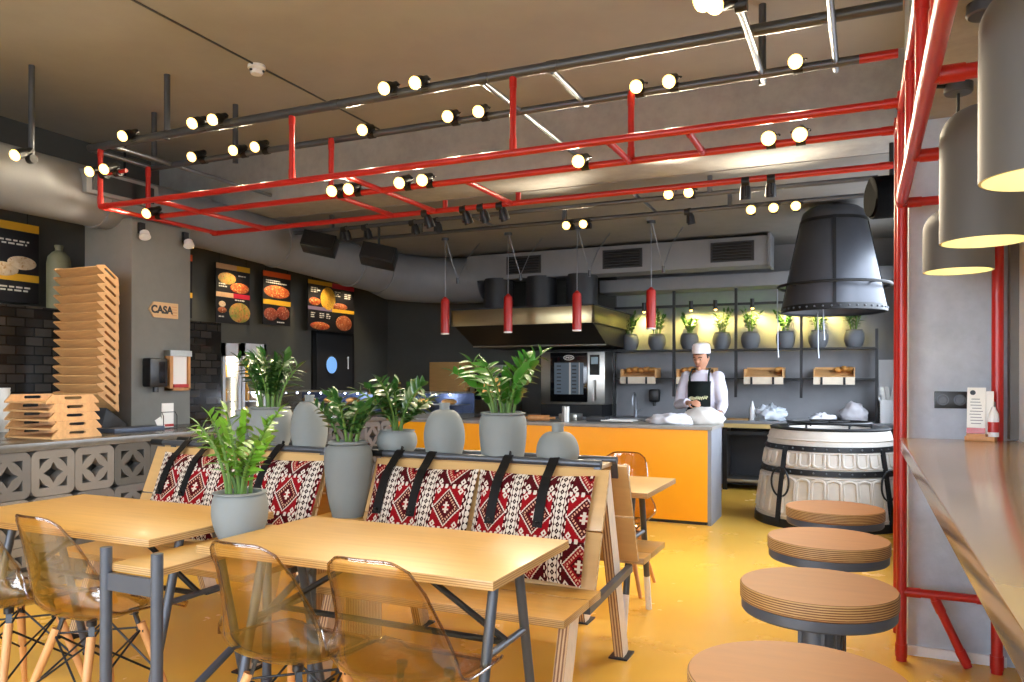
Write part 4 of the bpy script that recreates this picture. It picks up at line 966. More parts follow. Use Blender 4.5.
part('rail', MB().cyl((-6.2, 2.5, 2.74), (-6.2, 9.3, 2.74), .018, n=12), BLACK, t, world=True)
for y in (3.7, 5.8, 6.6, 7.3, 8.1, 8.7):
    h = part('spot_head', MB().cyl((-6.18, y, 2.74), (-6.22, y, 2.66), .05, .04, n=16), BLACK, t, world=True)
    part('spot_bulb', MB().sphere((-6.225, y, 2.655), .03, (1, 1, .5), 12, 8), BULB, h, world=True)
    li = bpy.data.lights.new('menu_spot', 'SPOT'); li.energy = 16; li.color = (1, .78, .45); li.spot_size = rad(110); li.spot_blend = .7; li.shadow_soft_size = .03
    lo = bpy.data.objects.new('menu_spot', li); C.objects.link(lo); lo.parent = t; lo.matrix_local = aim_part(None, (-6.23 + 6.2, y - 6, 2.63 - 2.75), (-.22, 0, -1))
for y in (2.9, 5.0, 9.0): part('rail_hanger', MB().cyl((-6.2, y, 2.74), (-6.2, y, 2.98 if y > 6.3 else 3.52), .012, n=10), BLACK, t, world=True)
for i, (x, y, s_) in enumerate(((-6.2, 6.62, .1), (-6.2, 7.32, .08))):
    solo('projector', MB().span((-.1, -.12, 0), (.1, .12, .11)), BLACKP, ('black box unit on the menu rail above the salad board', 'black box unit on the menu rail above the slim board')[i], 'box', (x, y, 2.76), 'boxes on the menu rail', bevel=.01)
t = thing('lit_wall_shape', 'bottle-shaped stand-in for a lit patch of wall above the dark tiled partition', 'jar', (-6.4, 4.5, 1.895))  # bottle-shaped solid in pale green, stands in for light on the wall
part('lit_shape_body', MB().lathe([(0, 0), (.09, 0), (.095, .03), (.095, .42), (.085, .48), (.05, .52), (.03, .53), (0, .53)], 32), mat('lit_wall_green_grey', '8c8a6c', .6), t)
part('lit_shape_neck', MB().lathe([(.03, .528), (.03, .56), (.035, .56), (.035, .58), (0, .58)], 24), mat('lit_wall_top_tone', '77765f', .5), t)

# drink fridges
FRW = mat('fridge_white', 'd9dbdc', .4, var=.03); 
def fridge(label, y0, y1, z1):
    t = thing('drink_fridge', label, 'fridge', (-6.5, (y0 + y1) / 2, 0), 0, 'glass-door drink fridges'); w = (y1 - y0) / 2
    part('cabinet', MB().span((-.08, -w, 0), (-.05, w, z1)).span((-.08, -w, 0), (.35, -w + .03, z1)).span((-.08, w - .03, 0), (.35, w, z1)).span((-.08, -w, z1 - .12), (.35, w, z1)).span((-.08, -w, 0), (.35, w, .62)), FRW, t, bevel=.006)
    s = MB()
    for k in range(5): s.box((.352, 0, .32 + k * .05), (.006, w * 1.5, .018))
    part('vent_grille', s, GREYP, t)
    d = part('glass_door', MB().span((.352, -w + .035, .66), (.358, w - .035, z1 - .14)), PANE, t)
    part('door_frame', MB().span((.35, -w, .62), (.375, -w + .04, z1)).span((.35, w - .04, .62), (.375, w, z1)).span((.35, -w, z1 - .14), (.375, w, z1)).span((.35, -w, .62), (.375, w, .67)), FRW, d)
    for k in range(3): part('wire_shelf', MB().span((-.04, -w + .03, .8 + k * .26), (.32, w - .03, .81 + k * .26)), INOX, t)
    part('light_tube', MB().cyl((.3, w - .05, .72), (.3, w - .05, z1 - .16), .012), emit('fridge_tube', 'fff3d0', 4), t)
    li = bpy.data.lights.new('fridge_light', 'POINT'); li.energy = 2; li.color = (1, .9, .7); li.shadow_soft_size = .05
    lo = bpy.data.objects.new('fridge_light', li); C.objects.link(lo); lo.parent = t; lo.location = (.25, 0, z1 - .2)
    return [t, w]
for (f, w), nm in ((fridge('white glass-door drink fridge beside the dark tiled partition', 6.13, 6.39, 1.69), 'fridge by the tiles'), (fridge('white glass-door drink fridge behind the wide potted plant', 6.41, 6.78, 1.7), 'fridge behind the plant')):
    b0 = None; idx = 0
    for k in range(3):
        for y in (-.08, 0, .08):
            p = (f.location.x + .18, f.location.y + y, .81 + k * .26); lb = 'drink bottle on the %s shelf, %s, %s from its hinge' % (('lowest', 'middle', 'top')[k], nm, ORD[idx % 3]); idx += 1
            if b0 is None:
                b0 = solo('drink_bottle', MB().lathe([(0, 0), (.032, 0), (.032, .12), (.012, .17), (.012, .2), (0, .2)], 14), mat('amber_drink', 'd39a2a', .3), lb, 'bottle', p, 'drink bottles in the fridges')
            else: dup(b0, p, None, lb)

# ================================================================== BACK COUNTER AND APPLIANCES
bc = thing('back_counter', 'dark work counter along the kitchen back wall with steel undershelf', 'counter', (-2.5, 9.41, 0))
part('worktop', MB().span((-6.5, 9.41, .795), (.45, 9.97, .83)), mat('dark_worktop', '6a6c70', .3, var=.1), bc, world=True, bevel=.003)
part('wood_edge', MB().span((-1.6, 9.412, .745), (-.75, 9.44, .795)), mat('wood_edge', 'b39a62', .5, stretch=(1, 12, 12)), bc, world=True)
part('cabinet', MB().span((-6.5, 9.45, .05), (-1.55, 9.93, .795)), DARKW, bc, world=True)
part('undershelf', MB().span((-1.5, 9.47, .1), (.4, 9.93, .13)), INOX, bc, world=True); part('back_sheet', MB().span((-1.5, 9.92, .1), (.4, 9.94, .75)), DARKW, bc, world=True)
for x in (-1.5, -.6, .38): part('leg', MB().span((x - .025, 9.46, 0), (x + .025, 9.5, .795)), BLACK, bc, world=True)
part('apron_rail', MB().span((-1.52, 9.45, .66), (.4, 9.48, .7)), BLACK, bc, world=True)
ov = thing('combi_oven', 'steel combi oven with dark lit glass door under the exhaust hood', 'oven', (-3.46, 9.42, .99))
part('oven_body', MB().span((-.41, .02, 0), (.47, .53, .68)), INOX, ov, bevel=.008)
part('oven_plinth', MB().span((-.42, .05, -.16), (.42, .5, 0)), BLACK, ov)
d = part('oven_door', MB().span((-.27, -.005, .03), (.24, .022, .67)), GLASSK, ov, bevel=.006)
part('lit_window', MB().span((-.21, -.008, .13), (.19, -.004, .54)), emit('oven_light', '46525c', .25), d, 'dim lit oven window')
s = MB()
for k in range(8):
    for x in (-.17, .04): s.box((x + .025, -.0095, .16 + k * .048), (.06, .002, .014))
part('tray_runners', s, BLACK, d); part('rack_upright', MB().span((-.005, -.011, .13), (.02, -.007, .54)).span((.13, -.011, .13), (.14, -.007, .54)), INOX, d)
part('badge_ring', MB().tube([(-.01 + .07 * math.cos(a * math.pi / 14), -.0075, .605 + .03 * math.sin(a * math.pi / 14)) for a in range(28)], .004, 6, True), PAPER, d)
me = text_mesh('UNOX', .036, .002, bold=.001); me.transform(Matrix.Translation((-.01, -.0075, .605)) @ Matrix.Rotation(rad(90), 4, 'X')); part('badge_lettering', me, PAPER, d)
c_ = part('control_panel', MB().span((.27, .005, .38), (.40, .022, .64)), GLASSK, ov); part('door_handle', MB().bar((.34, -.03, .05), (.34, -.03, .32), .025, .02).span((.33, -.03, .06), (.35, .02, .08)).span((.33, -.03, .29), (.35, .02, .31)), INOX, ov)
part('display', MB().span((.29, .002, .52), (.38, .006, .61)), emit('oven_display', '8fa0a8', .04), c_)
wb = thing('wooden_box', 'upright pale wooden box on the dark counter by the small oven', 'box', (-5.28, 9.6, .83))
part('box_shell', MB().span((-.28, -.18, 0), (.28, .18, .72)), mat('box_wood', 'a8824c', .55, stretch=(1, 1, 10)), wb, bevel=.004); part('box_door', MB().span((-.02, -.19, .02), (.26, -.18, .24)), mat('box_wood_light', 'c9a46a', .5, stretch=(1, 1, 10)), wb)
so = thing('small_oven', 'small steel oven with warm light behind the bright green plant', 'oven', (-4.66, 9.5, .83))
part('oven_body', MB().span((-.3, 0, 0), (.3, .45, .68)), INOX, so, bevel=.006); d = part('oven_door', MB().span((-.22, -.012, .2), (.24, 0, .62)), GLASSK, so); part('warm_window', MB().span((-.15, -.015, .3), (.17, -.012, .5)), emit('warm_oven', 'e8b070', .5), d); part('door_handle', MB().cyl((-.2, -.03, .58), (.22, -.03, .58), .01), INOX, d)
# exhaust hood
hd = thing('exhaust_hood', 'wide steel kitchen exhaust hood with black underside above the ovens', 'hood', (-3.7, 9.2, 1.75))
part('hood_lip', MB().span((-4.65, 8.4, 1.965), (-2.79, 8.43, 2.165)).span((-4.65, 8.4, 1.965), (-4.62, 9.9, 2.165)).span((-2.82, 8.4, 1.965), (-2.79, 9.9, 2.165)), BRASSY, hd, world=True, bevel=.004)
part('hood_top', MB().span((-4.65, 8.4, 2.16), (-2.79, 9.97, 2.18)), DARKW, hd, world=True)
part('hood_filters', MB().poly([(-4.62, 8.43, 1.97), (-2.82, 8.43, 1.97), (-2.82, 8.95, 1.74), (-4.62, 8.95, 1.74)]).poly([(-4.62, 8.95, 1.74), (-2.82, 8.95, 1.74), (-2.82, 9.97, 1.72), (-4.62, 9.97, 1.72)]).poly([(-2.82, 8.43, 1.97), (-2.82, 9.97, 1.97), (-2.82, 9.97, 1.72), (-2.82, 8.95, 1.74)]).poly([(-4.62, 8.43, 1.97), (-4.62, 9.97, 1.97), (-4.62, 9.97, 1.72), (-4.62, 8.95, 1.74)]), BLACK, hd, world=True)
part('drip_rail', MB().cyl((-4.62, 8.95, 1.735), (-2.82, 8.95, 1.735), .012), INOX, hd, world=True)
# ------------------------------------------------ plant shelf
sh = thing('plant_shelf', 'long black steel wall shelf with grey plant pots and bread trays', 'shelf', (-1.4, 9.75, 1.69))
part('shelf_board', MB().span((-3.15, 9.62, 1.67), (.16, 9.97, 1.69)), BLACK, sh, world=True); part('shelf_board', MB().span((-2.95, 9.66, 1.32), (.16, 9.97, 1.335)), BLACK, sh, world=True)
part('top_rail', MB().span((-2.95, 9.72, 2.225), (.16, 9.76, 2.255)), BLACK, sh, world=True)
for x, z0, z1 in ((-2.95, .83, 1.69), (-2.17, 1.1, 2.6), (-1.41, 1.1, 2.6), (-.66, 1.1, 2.6), (.145, .83, 1.9)): part('upright', MB().span((x - .015, 9.69, z0), (x + .015, 9.73, z1)), BLACK, sh, world=True)
for i, x in enumerate((-2.56, -1.96, -1.66, -1.22, -.82, -.4)):
    h = part('shelf_spot', MB().cyl((x, 9.72, 2.3), (x, 9.735, 2.19), .026, n=14), BLACK, sh, world=True); part('spot_bulb', MB().sphere((x, 9.737, 2.185), .02, n=10, m=6), BULB, h, world=True)
    li = bpy.data.lights.new('shelf_light', 'SPOT'); li.energy = 34; li.color = (1, .78, .22); li.spot_size = rad(150); li.spot_blend = .8; li.shadow_soft_size = .03
    lo = bpy.data.objects.new('shelf_light', li); C.objects.link(lo); lo.parent = sh; lo.location = (x + 1.4, 9.80 - 9.75, 2.15 - 1.69); lo.rotation_euler = (rad(25), 0, 0)
pp = pot_prof(.072, .112, .08, .21, shoulder=.55)
for i, x in enumerate((-2.763, -2.408, -1.994, -1.594, -1.249, -.846, -.479, -.091)):
    if x in (-2.408, -.479):
        pass
    potted('shelf_plant', 'dark grey pot with a plant on the wall shelf, %s from the hood' % ORD[i], (x, 9.8, 1.69), pp, POTD, 'potted plants on the wall shelf', dict(height=.34 + .04 * math.sin(i * 2.3), n=6, spread=.1, leaf=.085, seed=40 + i, pairs=6), .17, .075)
for i, (x0, x1) in enumerate(((-2.85, -2.39), (-2.125, -1.66), (-1.307, -.856), (-.522, -.08))):
    lb = ('bread tray on the wall shelf nearest the hood', 'bread tray on the wall shelf behind the chef', 'bread tray on the wall shelf just past the chef', 'bread tray on the wall shelf closest to the pier')[i]
    t = thing('bread_tray', lb, 'tray', ((x0 + x1) / 2, 9.74, 1.336), 0, 'bread trays on the wall shelf'); w = (x1 - x0) / 2
    fl = part('tray_floor', MB().box((0, .08, .06), (2 * w - .02, .26, .012), Matrix.Rotation(rad(20), 3, 'X')), TRAYW, t); part('tray_front', MB().span((-w, -.1, -.075), (w, -.085, .012)), mat('tray_front', 'd9cbb5', .6), t)
    part('tray_sides', MB().span((-w, -.09, 0), (-w + .012, .2, .11)).span((w - .012, -.09, 0), (w, .2, .11)).span((-w, .19, 0), (w, .2, .13)), TRAYW, t)
    for q in (-.6, .5): part('tray_hook', MB().span((q * w - .012, -.11, -.075), (q * w + .012, -.1, .01)), BLACK, t)
    for k in range((5, 3, 1, 3)[i]):
        xx = x0 + .09 + k * .075 if i < 2 else x1 - .06 - k * .06
        solo('bread_roll', MB().sphere((0, 0, .035), .05, (.9, 1.5, .7), 14, 8), BREAD, 'brown roll in the %s, %s along' % (lb.replace(' on the wall shelf', ''), ORD[k]), 'bread', (xx, 9.80, 1.40 + .01 * (k % 2)), 'bread rolls in the trays', rz=R.uniform(-.6, .6))
# tap, soap, things on the back counter
t = thing('tap', 'chrome swan-neck tap on the dark back counter by the chef', 'tap', (-2.66, 9.7, .83))
part('tap_body', MB().cyl((0, 0, 0), (0, 0, .1), .022), CHROME, t); part('spout', MB().tube([(0, 0, .1)] + [(0, -.075 + .075 * math.cos(rad(a)), .24 + .075 * math.sin(rad(a))) for a in range(0, 181, 20)] + [(0, -.15, .16)], .01, 10), CHROME, t); part('lever', MB().bar((.02, 0, .07), (.09, -.02, .1), .014, .01), CHROME, t)
t = thing('wall_dispenser', 'black wall dispenser above the counter by the tap', 'dispenser', (-2.47, 9.97, 1.1)); part('dispenser_body', MB().span((-.07, -.09, -.08), (.07, 0, .09)), BLACKP, t, bevel=.03); part('nozzle', MB().cyl((0, -.05, -.13), (0, -.05, -.08), .02), BLACKP, t)
t = thing('squeeze_bottle', 'white squeeze bottle standing on the back counter', 'bottle', (-1.2, 9.6, .83)); part('bottle_body', MB().lathe([(0, 0), (.038, 0), (.038, .13), (.025, .16), (0, .16)], 20), WHITE, t); part('nozzle', MB().lathe([(.025, .16), (.02, .175), (.006, .23), (0, .23)], 16), WHITE, t)
solo('plastic_bag', lump(.15, (1.1, .8, .75), 11, .35), mat('plastic_bag', 'cfd6de', .3, var=.08), 'crumpled clear white plastic bag on the back counter', 'bag', (-1.0, 9.6, .83), angle=80)
solo('black_jar', MB().lathe([(0, 0), (.03, 0), (.03, .13), (.02, .14), (.02, .16), (0, .16)], 20), BLACKP, 'small black jar behind the crumpled plastic bag', 'jar', (-1.1, 9.75, .83))
solo('dish_towel', lump(.1, (1.3, .8, .62), 13, .3), CLOTH, 'crumpled white towel on the back counter behind the barrel', 'towel', (-.42, 9.6, .83), angle=80)
solo('flour_sack', lump(.15, (1, .8, .95), 17, .16), mat('flour_sack', 'bfbcc0', .9, var=.06), 'crumpled pale grey sack at the end of the back counter', 'sack', (-.09, 9.68, .83), angle=80)
solo('cutting_board', MB().span((-.12, -.1, 0), (.12, .1, .02)), mat('board_wood', 'a07a4a', .5), 'brown cutting board beside the white squeeze bottle', 'board', (-1.36, 9.58, .83), bevel=.004)
cb = thing('cutlery_cabinet', 'pale wall cabinet with cutlery and napkins beside the plant shelf', 'cabinet', (.3, 9.55, .83))
part('cabinet_back', MB().span((-.13, .38, 0), (.15, .42, .72)), WHITE, cb); part('cabinet_sides', MB().span((-.14, .05, 0), (-.12, .42, .3)).span((-.14, .05, 0), (.15, .07, .26)).span((.14, .05, 0), (.155, .42, .3)), WHITE, cb)
for k in range(5): part('napkin', MB().box((-.09 + k * .05, .14 + .03 * (k % 2), .33), (.04, .012, .16), Euler((.1, R.uniform(-.3, .3), R.uniform(-.5, .5))).to_matrix()), PAPER, cb)

# ================================================================== BARREL OVEN AND ITS HOOD
BARREL = concrete('barrel_clay', 'b5afa6', 'd2ccc2', 1.6, .75, .2)
bo = thing('barrel_oven', 'big round pale barrel oven with black iron hoops and arched panels', 'oven', (-.285, 7.8, 0))
def brad(z): return .655 - .13 * (z / .86) ** 1.25
prof = [(0, 0), (brad(0), 0)] + [(brad(z / 20), z / 20) for z in range(1, 17)] + [(brad(.82), .82), (brad(.86) - .01, .86), (.36, .87), (.34, .84), (0, .80)]
part('barrel_body', MB().lathe(prof, 96), BARREL, bo, angle=50)
RIV = MB().sphere((0, 0, 0), .009, n=8, m=5).mesh('rivet')
def hoop(z0, z1, o): return MB().lathe([(brad(z0) - .005, z0), (brad(z0) + o, z0), (brad(z1) + o, z1), (brad(z1) - .005, z1)], 96)
for z0, z1 in ((0, .075), (.475, .525), (.685, .73)):
    h = part('iron_hoop', hoop(z0, z1, .012), BLACK, bo, angle=60)
    if z0:
        zm = (z0 + z1) / 2
        for k in range(36): a = k * 2 * math.pi / 36; instance('rivet', RIV, GREYPIPE, h, Matrix.Translation(((brad(zm) + .012) * math.cos(a), (brad(zm) + .012) * math.sin(a), zm)))
part('top_rim', MB().lathe([(.40, .855), (.52, .862), (.53, .875), (.51, .885), (.38, .88)], 72), BLACK, bo)
tr = MB()
for a in range(0, 180, 60): tr.bar((.36 * math.cos(rad(a)), .36 * math.sin(rad(a)), .92), (-.36 * math.cos(rad(a)), -.36 * math.sin(rad(a)), .92), .02, .014)
for a in range(0, 360, 60): tr.cyl((.36 * math.cos(rad(a)), .36 * math.sin(rad(a)), .86), (.36 * math.cos(rad(a)), .36 * math.sin(rad(a)), .925), .009)
tr.tube([(.36 * math.cos(a * math.pi / 20), .36 * math.sin(a * math.pi / 20), .92) for a in range(40)], .011, 8, True)
part('top_grate', tr, BLACK, bo)
for a in (-128, -38, 52, 142):
    c, s_ = math.cos(rad(a)), math.sin(rad(a)); m = MB(); n = 12
    for k in range(n):
        za, zb = .03 + .68 * k / n, .03 + .68 * (k + 1) / n; m.bar(((brad(za) + .01) * c, (brad(za) + .01) * s_, za), ((brad(zb) + .01) * c, (brad(zb) + .01) * s_, zb), .05, .014, up=(c, s_, 0))
    st = part('iron_strap', m, BLACK, bo); rr = brad(.42) + .03
    part('ring_handle', MB().tube([(rr * c - .1 * math.cos(b) * s_, rr * s_ + .1 * math.cos(b) * c, .40 + .13 * math.sin(b)) for b in [k * math.pi / 16 for k in range(32)]], .009, 8, True), BLACK, st)
def arch_panel(a, z0, z1, half, flip):
    pts = []; n = 10; w = half
    o = [(-w, z1 if flip else z0)] + [(-w * math.cos(math.pi * k / n), (z0 + w * .62 * (1 - math.sin(math.pi * k / n)) if flip else z1 - w * .62 * (1 - math.sin(math.pi * k / n)))) for k in range(n + 1)] + [(w, z1 if flip else z0)]
    for x, z in o:
        r = brad(z) + .004; b = a + x / .6; pts.append((r * math.cos(b), r * math.sin(b), z))
    return pts
for k in range(30):
    a = 2 * math.pi * k / 30
    if min(abs((math.degrees(a) - q + 180) % 360 - 180) for q in (-128, -38, 52, 142)) < 5: continue
    part('arch_moulding', MB().tube(arch_panel(a, .55, .665, .048, True), .013, 6), BARREL, bo); part('arch_moulding', MB().tube(arch_panel(a, .13, .44, .052, False), .013, 6), BARREL, bo)
for z in (.78, .665 + .005, .54, .455, .1): part('ring_moulding', MB().tube([((brad(z) + .002) * math.cos(k * math.pi / 36), (brad(z) + .002) * math.sin(k * math.pi / 36), z) for k in range(72)], .008, 6, True), BARREL, bo)
hc = thing('barrel_hood', 'black conical smoke hood with iron hoop hanging over the barrel oven', 'hood', (-.25, 7.8, 1.945))
HB = mat('hood_black_metal', '43464d', .42, .3, var=.15, scale=3)
part('hood_cone', MB().lathe([(.44, 0), (.452, 0), (.455, .03), (.28, .88), (.26, .9), (.25, .88), (.44, .02)], 72), HB, hc)
part('hood_cap', MB().lathe([(.285, .85), (.285, .885), (.27, .93), (.22, .97), (0, .975)], 56), HB, hc)
rb_ = part('rim_band', MB().lathe([(.456, -.005), (.463, .0), (.452, .055), (.445, .055)], 72), BLACK, hc)
for k in range(40): a = k * math.pi / 20; instance('rivet', RIV, GREYPIPE, rb_, Matrix.Translation((.46 * math.cos(a), .46 * math.sin(a), .028)))
part('top_band', MB().lathe([(.285, .83), (.296, .83), (.29, .86), (.28, .86)], 56), BLACK, hc)
for a in (-87, 3, 93, 183): c, s_ = math.cos(rad(a)), math.sin(rad(a)); part('seam_strap', MB().bar((.456 * c, .456 * s_, .03), (.288 * c, .288 * s_, .86), .03, .012, up=(c, s_, 0)), BLACK, hc)
hr = part('hoop_rail', MB().tube([(.49 * math.cos(k * math.pi / 32), .49 * math.sin(k * math.pi / 32), .245) for k in range(64)], .014, 8, True), BLACK, hc)
for a in (-140, -40, 40, 140): c, s_ = math.cos(rad(a)), math.sin(rad(a)); part('hoop_clip', MB().cyl((.40 * c, .40 * s_, .245), (.49 * c, .49 * s_, .245), .01), BLACK, hr)
for i, (x, y, z) in enumerate(((-.74, 7.72, 1.53), (-.39, 7.85, 1.52), (-.33, 7.6, 1.68))):
    top = (2.19 if i == 0 else 1.97)
    solo('hanging_rod', MB().tube([(x, y, top), (x + .005, y, z + .1), (x + .01, y, z)], [.006, .006, .009], 8), CHROME, ('thin pale rod hanging from the hoop of the black hood', 'thin pale rod hanging from the middle of the black hood', 'shorter pale rod hanging under the black hood')[i], 'rod', (x, y, top), 'rods hanging from the barrel hood', world=True)
# ================================================================== THE CHEF
def skin(name, verts, edges, radii, root=0, sub=1):
    me = bpy.data.meshes.new(name); me.from_pydata([tuple(v) for v in verts], edges, [])
    o = bpy.data.objects.new(name, me); C.objects.link(o)
    m = o.modifiers.new('skin', 'SKIN'); sv = me.skin_vertices[0].data
    for i, r in enumerate(radii): sv[i].radius = r if isinstance(r, tuple) else (r, r)
    sv[root].use_root = True
    if sub: s = o.modifiers.new('sub', 'SUBSURF'); s.levels = s.render_levels = sub
    bpy.context.view_layer.update()
    r = bpy.data.meshes.new_from_object(o.evaluated_get(bpy.context.evaluated_depsgraph_get())); bpy.data.objects.remove(o); return r
def remesh(name, me, vox):
    o = bpy.data.objects.new(name, me); C.objects.link(o); m = o.modifiers.new('r', 'REMESH'); m.mode = 'VOXEL'; m.voxel_size = vox; m.use_smooth_shade = True
    s = o.modifiers.new('s', 'SMOOTH'); s.iterations = 3; s.factor = .5
    bpy.context.view_layer.update(); r = bpy.data.meshes.new_from_object(o.evaluated_get(bpy.context.evaluated_depsgraph_get())); bpy.data.objects.remove(o); return r
SKIN = mat('skin', 'c08a6c', .55, var=.06); JACKET = mat('chef_jacket', 'd7d3e0', .85, var=.04, bump=.3, bscale=12, bdist=.01); APRON = mat('apron_cloth', '16221f', .85, var=.15)
chef = thing('person', 'person in white chef jacket, white cap and dark apron working behind the yellow counter', 'person', (-1.5, 8.02, 0), rad(-6))
# local frame: faces -Y; the person's own right hand is at -X
J = dict(pel=(0, 0, .9), sp=(0, .0, 1.06), ch=(0, -.0, 1.24), nk=(0, -.005, 1.395), hd=(.0, -.03, 1.45),
         hipR=(-.09, 0, .86), kneeR=(-.1, -.02, .47), ankR=(-.11, .02, .08), toeR=(-.12, -.13, .035), hipL=(.09, 0, .86), kneeL=(.1, -.02, .47), ankL=(.11, .02, .08), toeL=(.12, -.13, .035),
         shR=(-.16, .0, 1.335), elR=(-.235, -.02, 1.06), wrR=(-.07, -.21, 1.085), shL=(.16, .0, 1.335), elL=(.225, -.04, 1.07), wrL=(.225, -.19, .97))
names = list(J); ix = {k: i for i, k in enumerate(names)}
ed = [('pel', 'sp'), ('sp', 'ch'), ('ch', 'nk'), ('nk', 'hd'), ('pel', 'hipR'), ('hipR', 'kneeR'), ('kneeR', 'ankR'), ('ankR', 'toeR'), ('pel', 'hipL'), ('hipL', 'kneeL'), ('kneeL', 'ankL'), ('ankL', 'toeL'), ('ch', 'shR'), ('shR', 'elR'), ('elR', 'wrR'), ('ch', 'shL'), ('shL', 'elL'), ('elL', 'wrL')]
rd = dict(pel=(.14, .1), sp=(.125, .095), ch=(.145, .1), nk=.052, hd=.05, hipR=.085, kneeR=.058, ankR=.04, toeR=.035, hipL=.085, kneeL=.058, ankL=.04, toeL=.035, shR=.06, elR=.045, wrR=.03, shL=.06, elL=.045, wrL=.03)
bodym = skin('body', [J[n] for n in names], [(ix[a], ix[b]) for a, b in ed], [rd[n] for n in names], 0)
mb = MB().add(bodym)
hm = Matrix.Translation((0, -.035, 1.535)) @ Matrix.Rotation(rad(-8), 4, 'Z') @ Matrix.Rotation(rad(14), 4, 'X')   # head bowed a little
def H(x, y, z): return hm @ V((x, y, z))
hb = MB().sphere((0, 0, 0), 1, (1, 1, 1), 32, 24)
for v in hb.bm.verts:
    x, y, z = v.co; k = 1
    w = .074 * (1 - .22 * max(0, -z)) ; dd = .094 * (1 - .05 * z) ; yy = y * dd
    if y < 0 and z < 0: yy -= .008 * (-z)
    v.co = H(x * w, yy, z * (.115 if z > 0 else .118))
me = hb.mesh('h'); mb.add(me)
ft = MB().sphere(H(0, -.1, -.02), .014, (1, 1.1, 1.2), 10, 8).sphere(H(0, -.094, .0), .010, (.8, 1, 1.8), 10, 8).sphere(H(0, -.09, -.065), .015, (1.7, .6, .6), 10, 8).sphere(H(0, -.083, -.098), .02, (1.1, .8, .8), 10, 8).sphere(H(-.074, .012, -.005), .026, (.35, .7, 1.15), 10, 8).sphere(H(.074, .012, -.005), .026, (.35, .7, 1.15), 10, 8).sphere(H(0, -.088, .025), .03, (1.6, .35, .4), 12, 8)
mb.add(ft.mesh('f'))
def hand(wr, d, palm, thumb_side, curl):
    """palm block, four bent fingers of unequal length and a thumb off the side of the palm"""
    d = V(d).normalized(); n = V(palm).normalized(); s = d.cross(n).normalized() * thumb_side; n = s.cross(d).normalized() * (1 if s.cross(d).dot(V(palm)) > 0 else -1)
    w = V(wr); vs = [w - d * .02, w + d * .03, w + d * .075]; rr = [(.024, .024), (.036, .016), (.04, .015)]; es = [(0, 1), (1, 2)]
    m = MB().add(skin('palm', vs, es, rr, 0))
    for i, (off, L) in enumerate(((.03, .075), (.01, .085), (-.01, .08), (-.029, .062))):
        p = w + d * .075 + s * off; q = [p - d * .015, p]; dirv = d.copy()
        for k in range(3):
            dirv = (dirv * math.cos(curl) + n * math.sin(curl)).normalized(); p = p + dirv * L * (.42, .33, .25)[k]; q.append(p)
        m.add(skin('finger', q, [(j, j + 1) for j in range(4)], [.0095, .0095, .009, .008, .007], 0))
    p = w + d * .02 + s * .02; q = [p, p + s * .03 + d * .022, p + s * .035 + d * .045 + n * .018, p + s * .026 + d * .062 + n * .034]
    m.add(skin('thumb', q, [(j, j + 1) for j in range(3)], [.012, .0115, .0105, .0085], 0)); return m.mesh('hand')
mb.add(hand(J['wrR'], (.75, -.5, .05), (.3, .5, -.6), -1, .62)); mb.add(hand(J['wrL'], (-.25, -.6, -.55), (-.6, .2, -.3), -1, .45))
body = part('body', remesh('body', mb.mesh('bodymesh'), .0075), SKIN, chef, angle=80)
# clothes
def lerp(a, b, f): return tuple(V(a).lerp(V(b), f))
def torso(rows, n=32):
    b = MB(); rg = [[b.bm.verts.new((rx * math.cos(2 * math.pi * j / n), oy + ry * math.sin(2 * math.pi * j / n), z)) for j in range(n)] for z, rx, ry, oy in rows]
    for A, B in zip(rg, rg[1:]):
        for j in range(n): b.bm.faces.new((A[j], A[(j + 1) % n], B[(j + 1) % n], B[j]))
    b.bm.faces.new(rg[0][::-1]); b.bm.faces.new(rg[-1]); return b
jx = torso([(.84, .172, .132, 0), (.95, .165, .13, 0), (1.06, .157, .125, 0), (1.18, .168, .13, 0), (1.28, .178, .122, 0), (1.335, .165, .1, 0), (1.37, .11, .08, 0), (1.395, .07, .066, -.004)])
for S_ in 'RL':
    sh_, el_, wr_ = (V(J[k + S_]) for k in ('sh', 'el', 'wr')); cf = el_.lerp(wr_, .84)
    jx.tube([sh_ + V((0, 0, .02)), sh_.lerp(el_, .15), sh_.lerp(el_, .55), el_.lerp(sh_, .1), el_], [.06, .07, .066, .06, .056], 20); jx.sphere(el_, .056, n=20, m=14); jx.sphere(sh_, .07, n=20, m=14); jx.tube([el_, el_.lerp(wr_, .4), cf], [.056, .052, .045], 20)
for v in jx.bm.verts:
    x, y, z = v.co; v.co += V((.004 * math.sin(31 * z + 9 * x), .006 * math.sin(23 * z + 17 * x), 0))
jk = part('jacket', remesh('jacket', jx.mesh('jm'), .008), JACKET, body, 'white chef jacket', angle=80)
part('collar', MB().lathe([(.06, 0), (.068, .0), (.064, .04), (.058, .04)], 28, (0, -.006, 1.375)), JACKET, body)
tr_ = skin('trousers', [(0, 0, .93), J['hipR'], J['kneeR'], (-.11, .02, .09), J['hipL'], J['kneeL'], (.11, .02, .09)], [(0, 1), (1, 2), (2, 3), (0, 4), (4, 5), (5, 6)], [(.165, .125), .105, .08, .065, .105, .08, .065], 0)
part('trousers', remesh('trousers', tr_, .012), DARKW, body, angle=80)
for s_ in (-1, 1): part('shoe', MB().sphere((s_ * .115, -.05, .045), .06, (.85, 2.1, .75), 18, 10), BLACK, body)
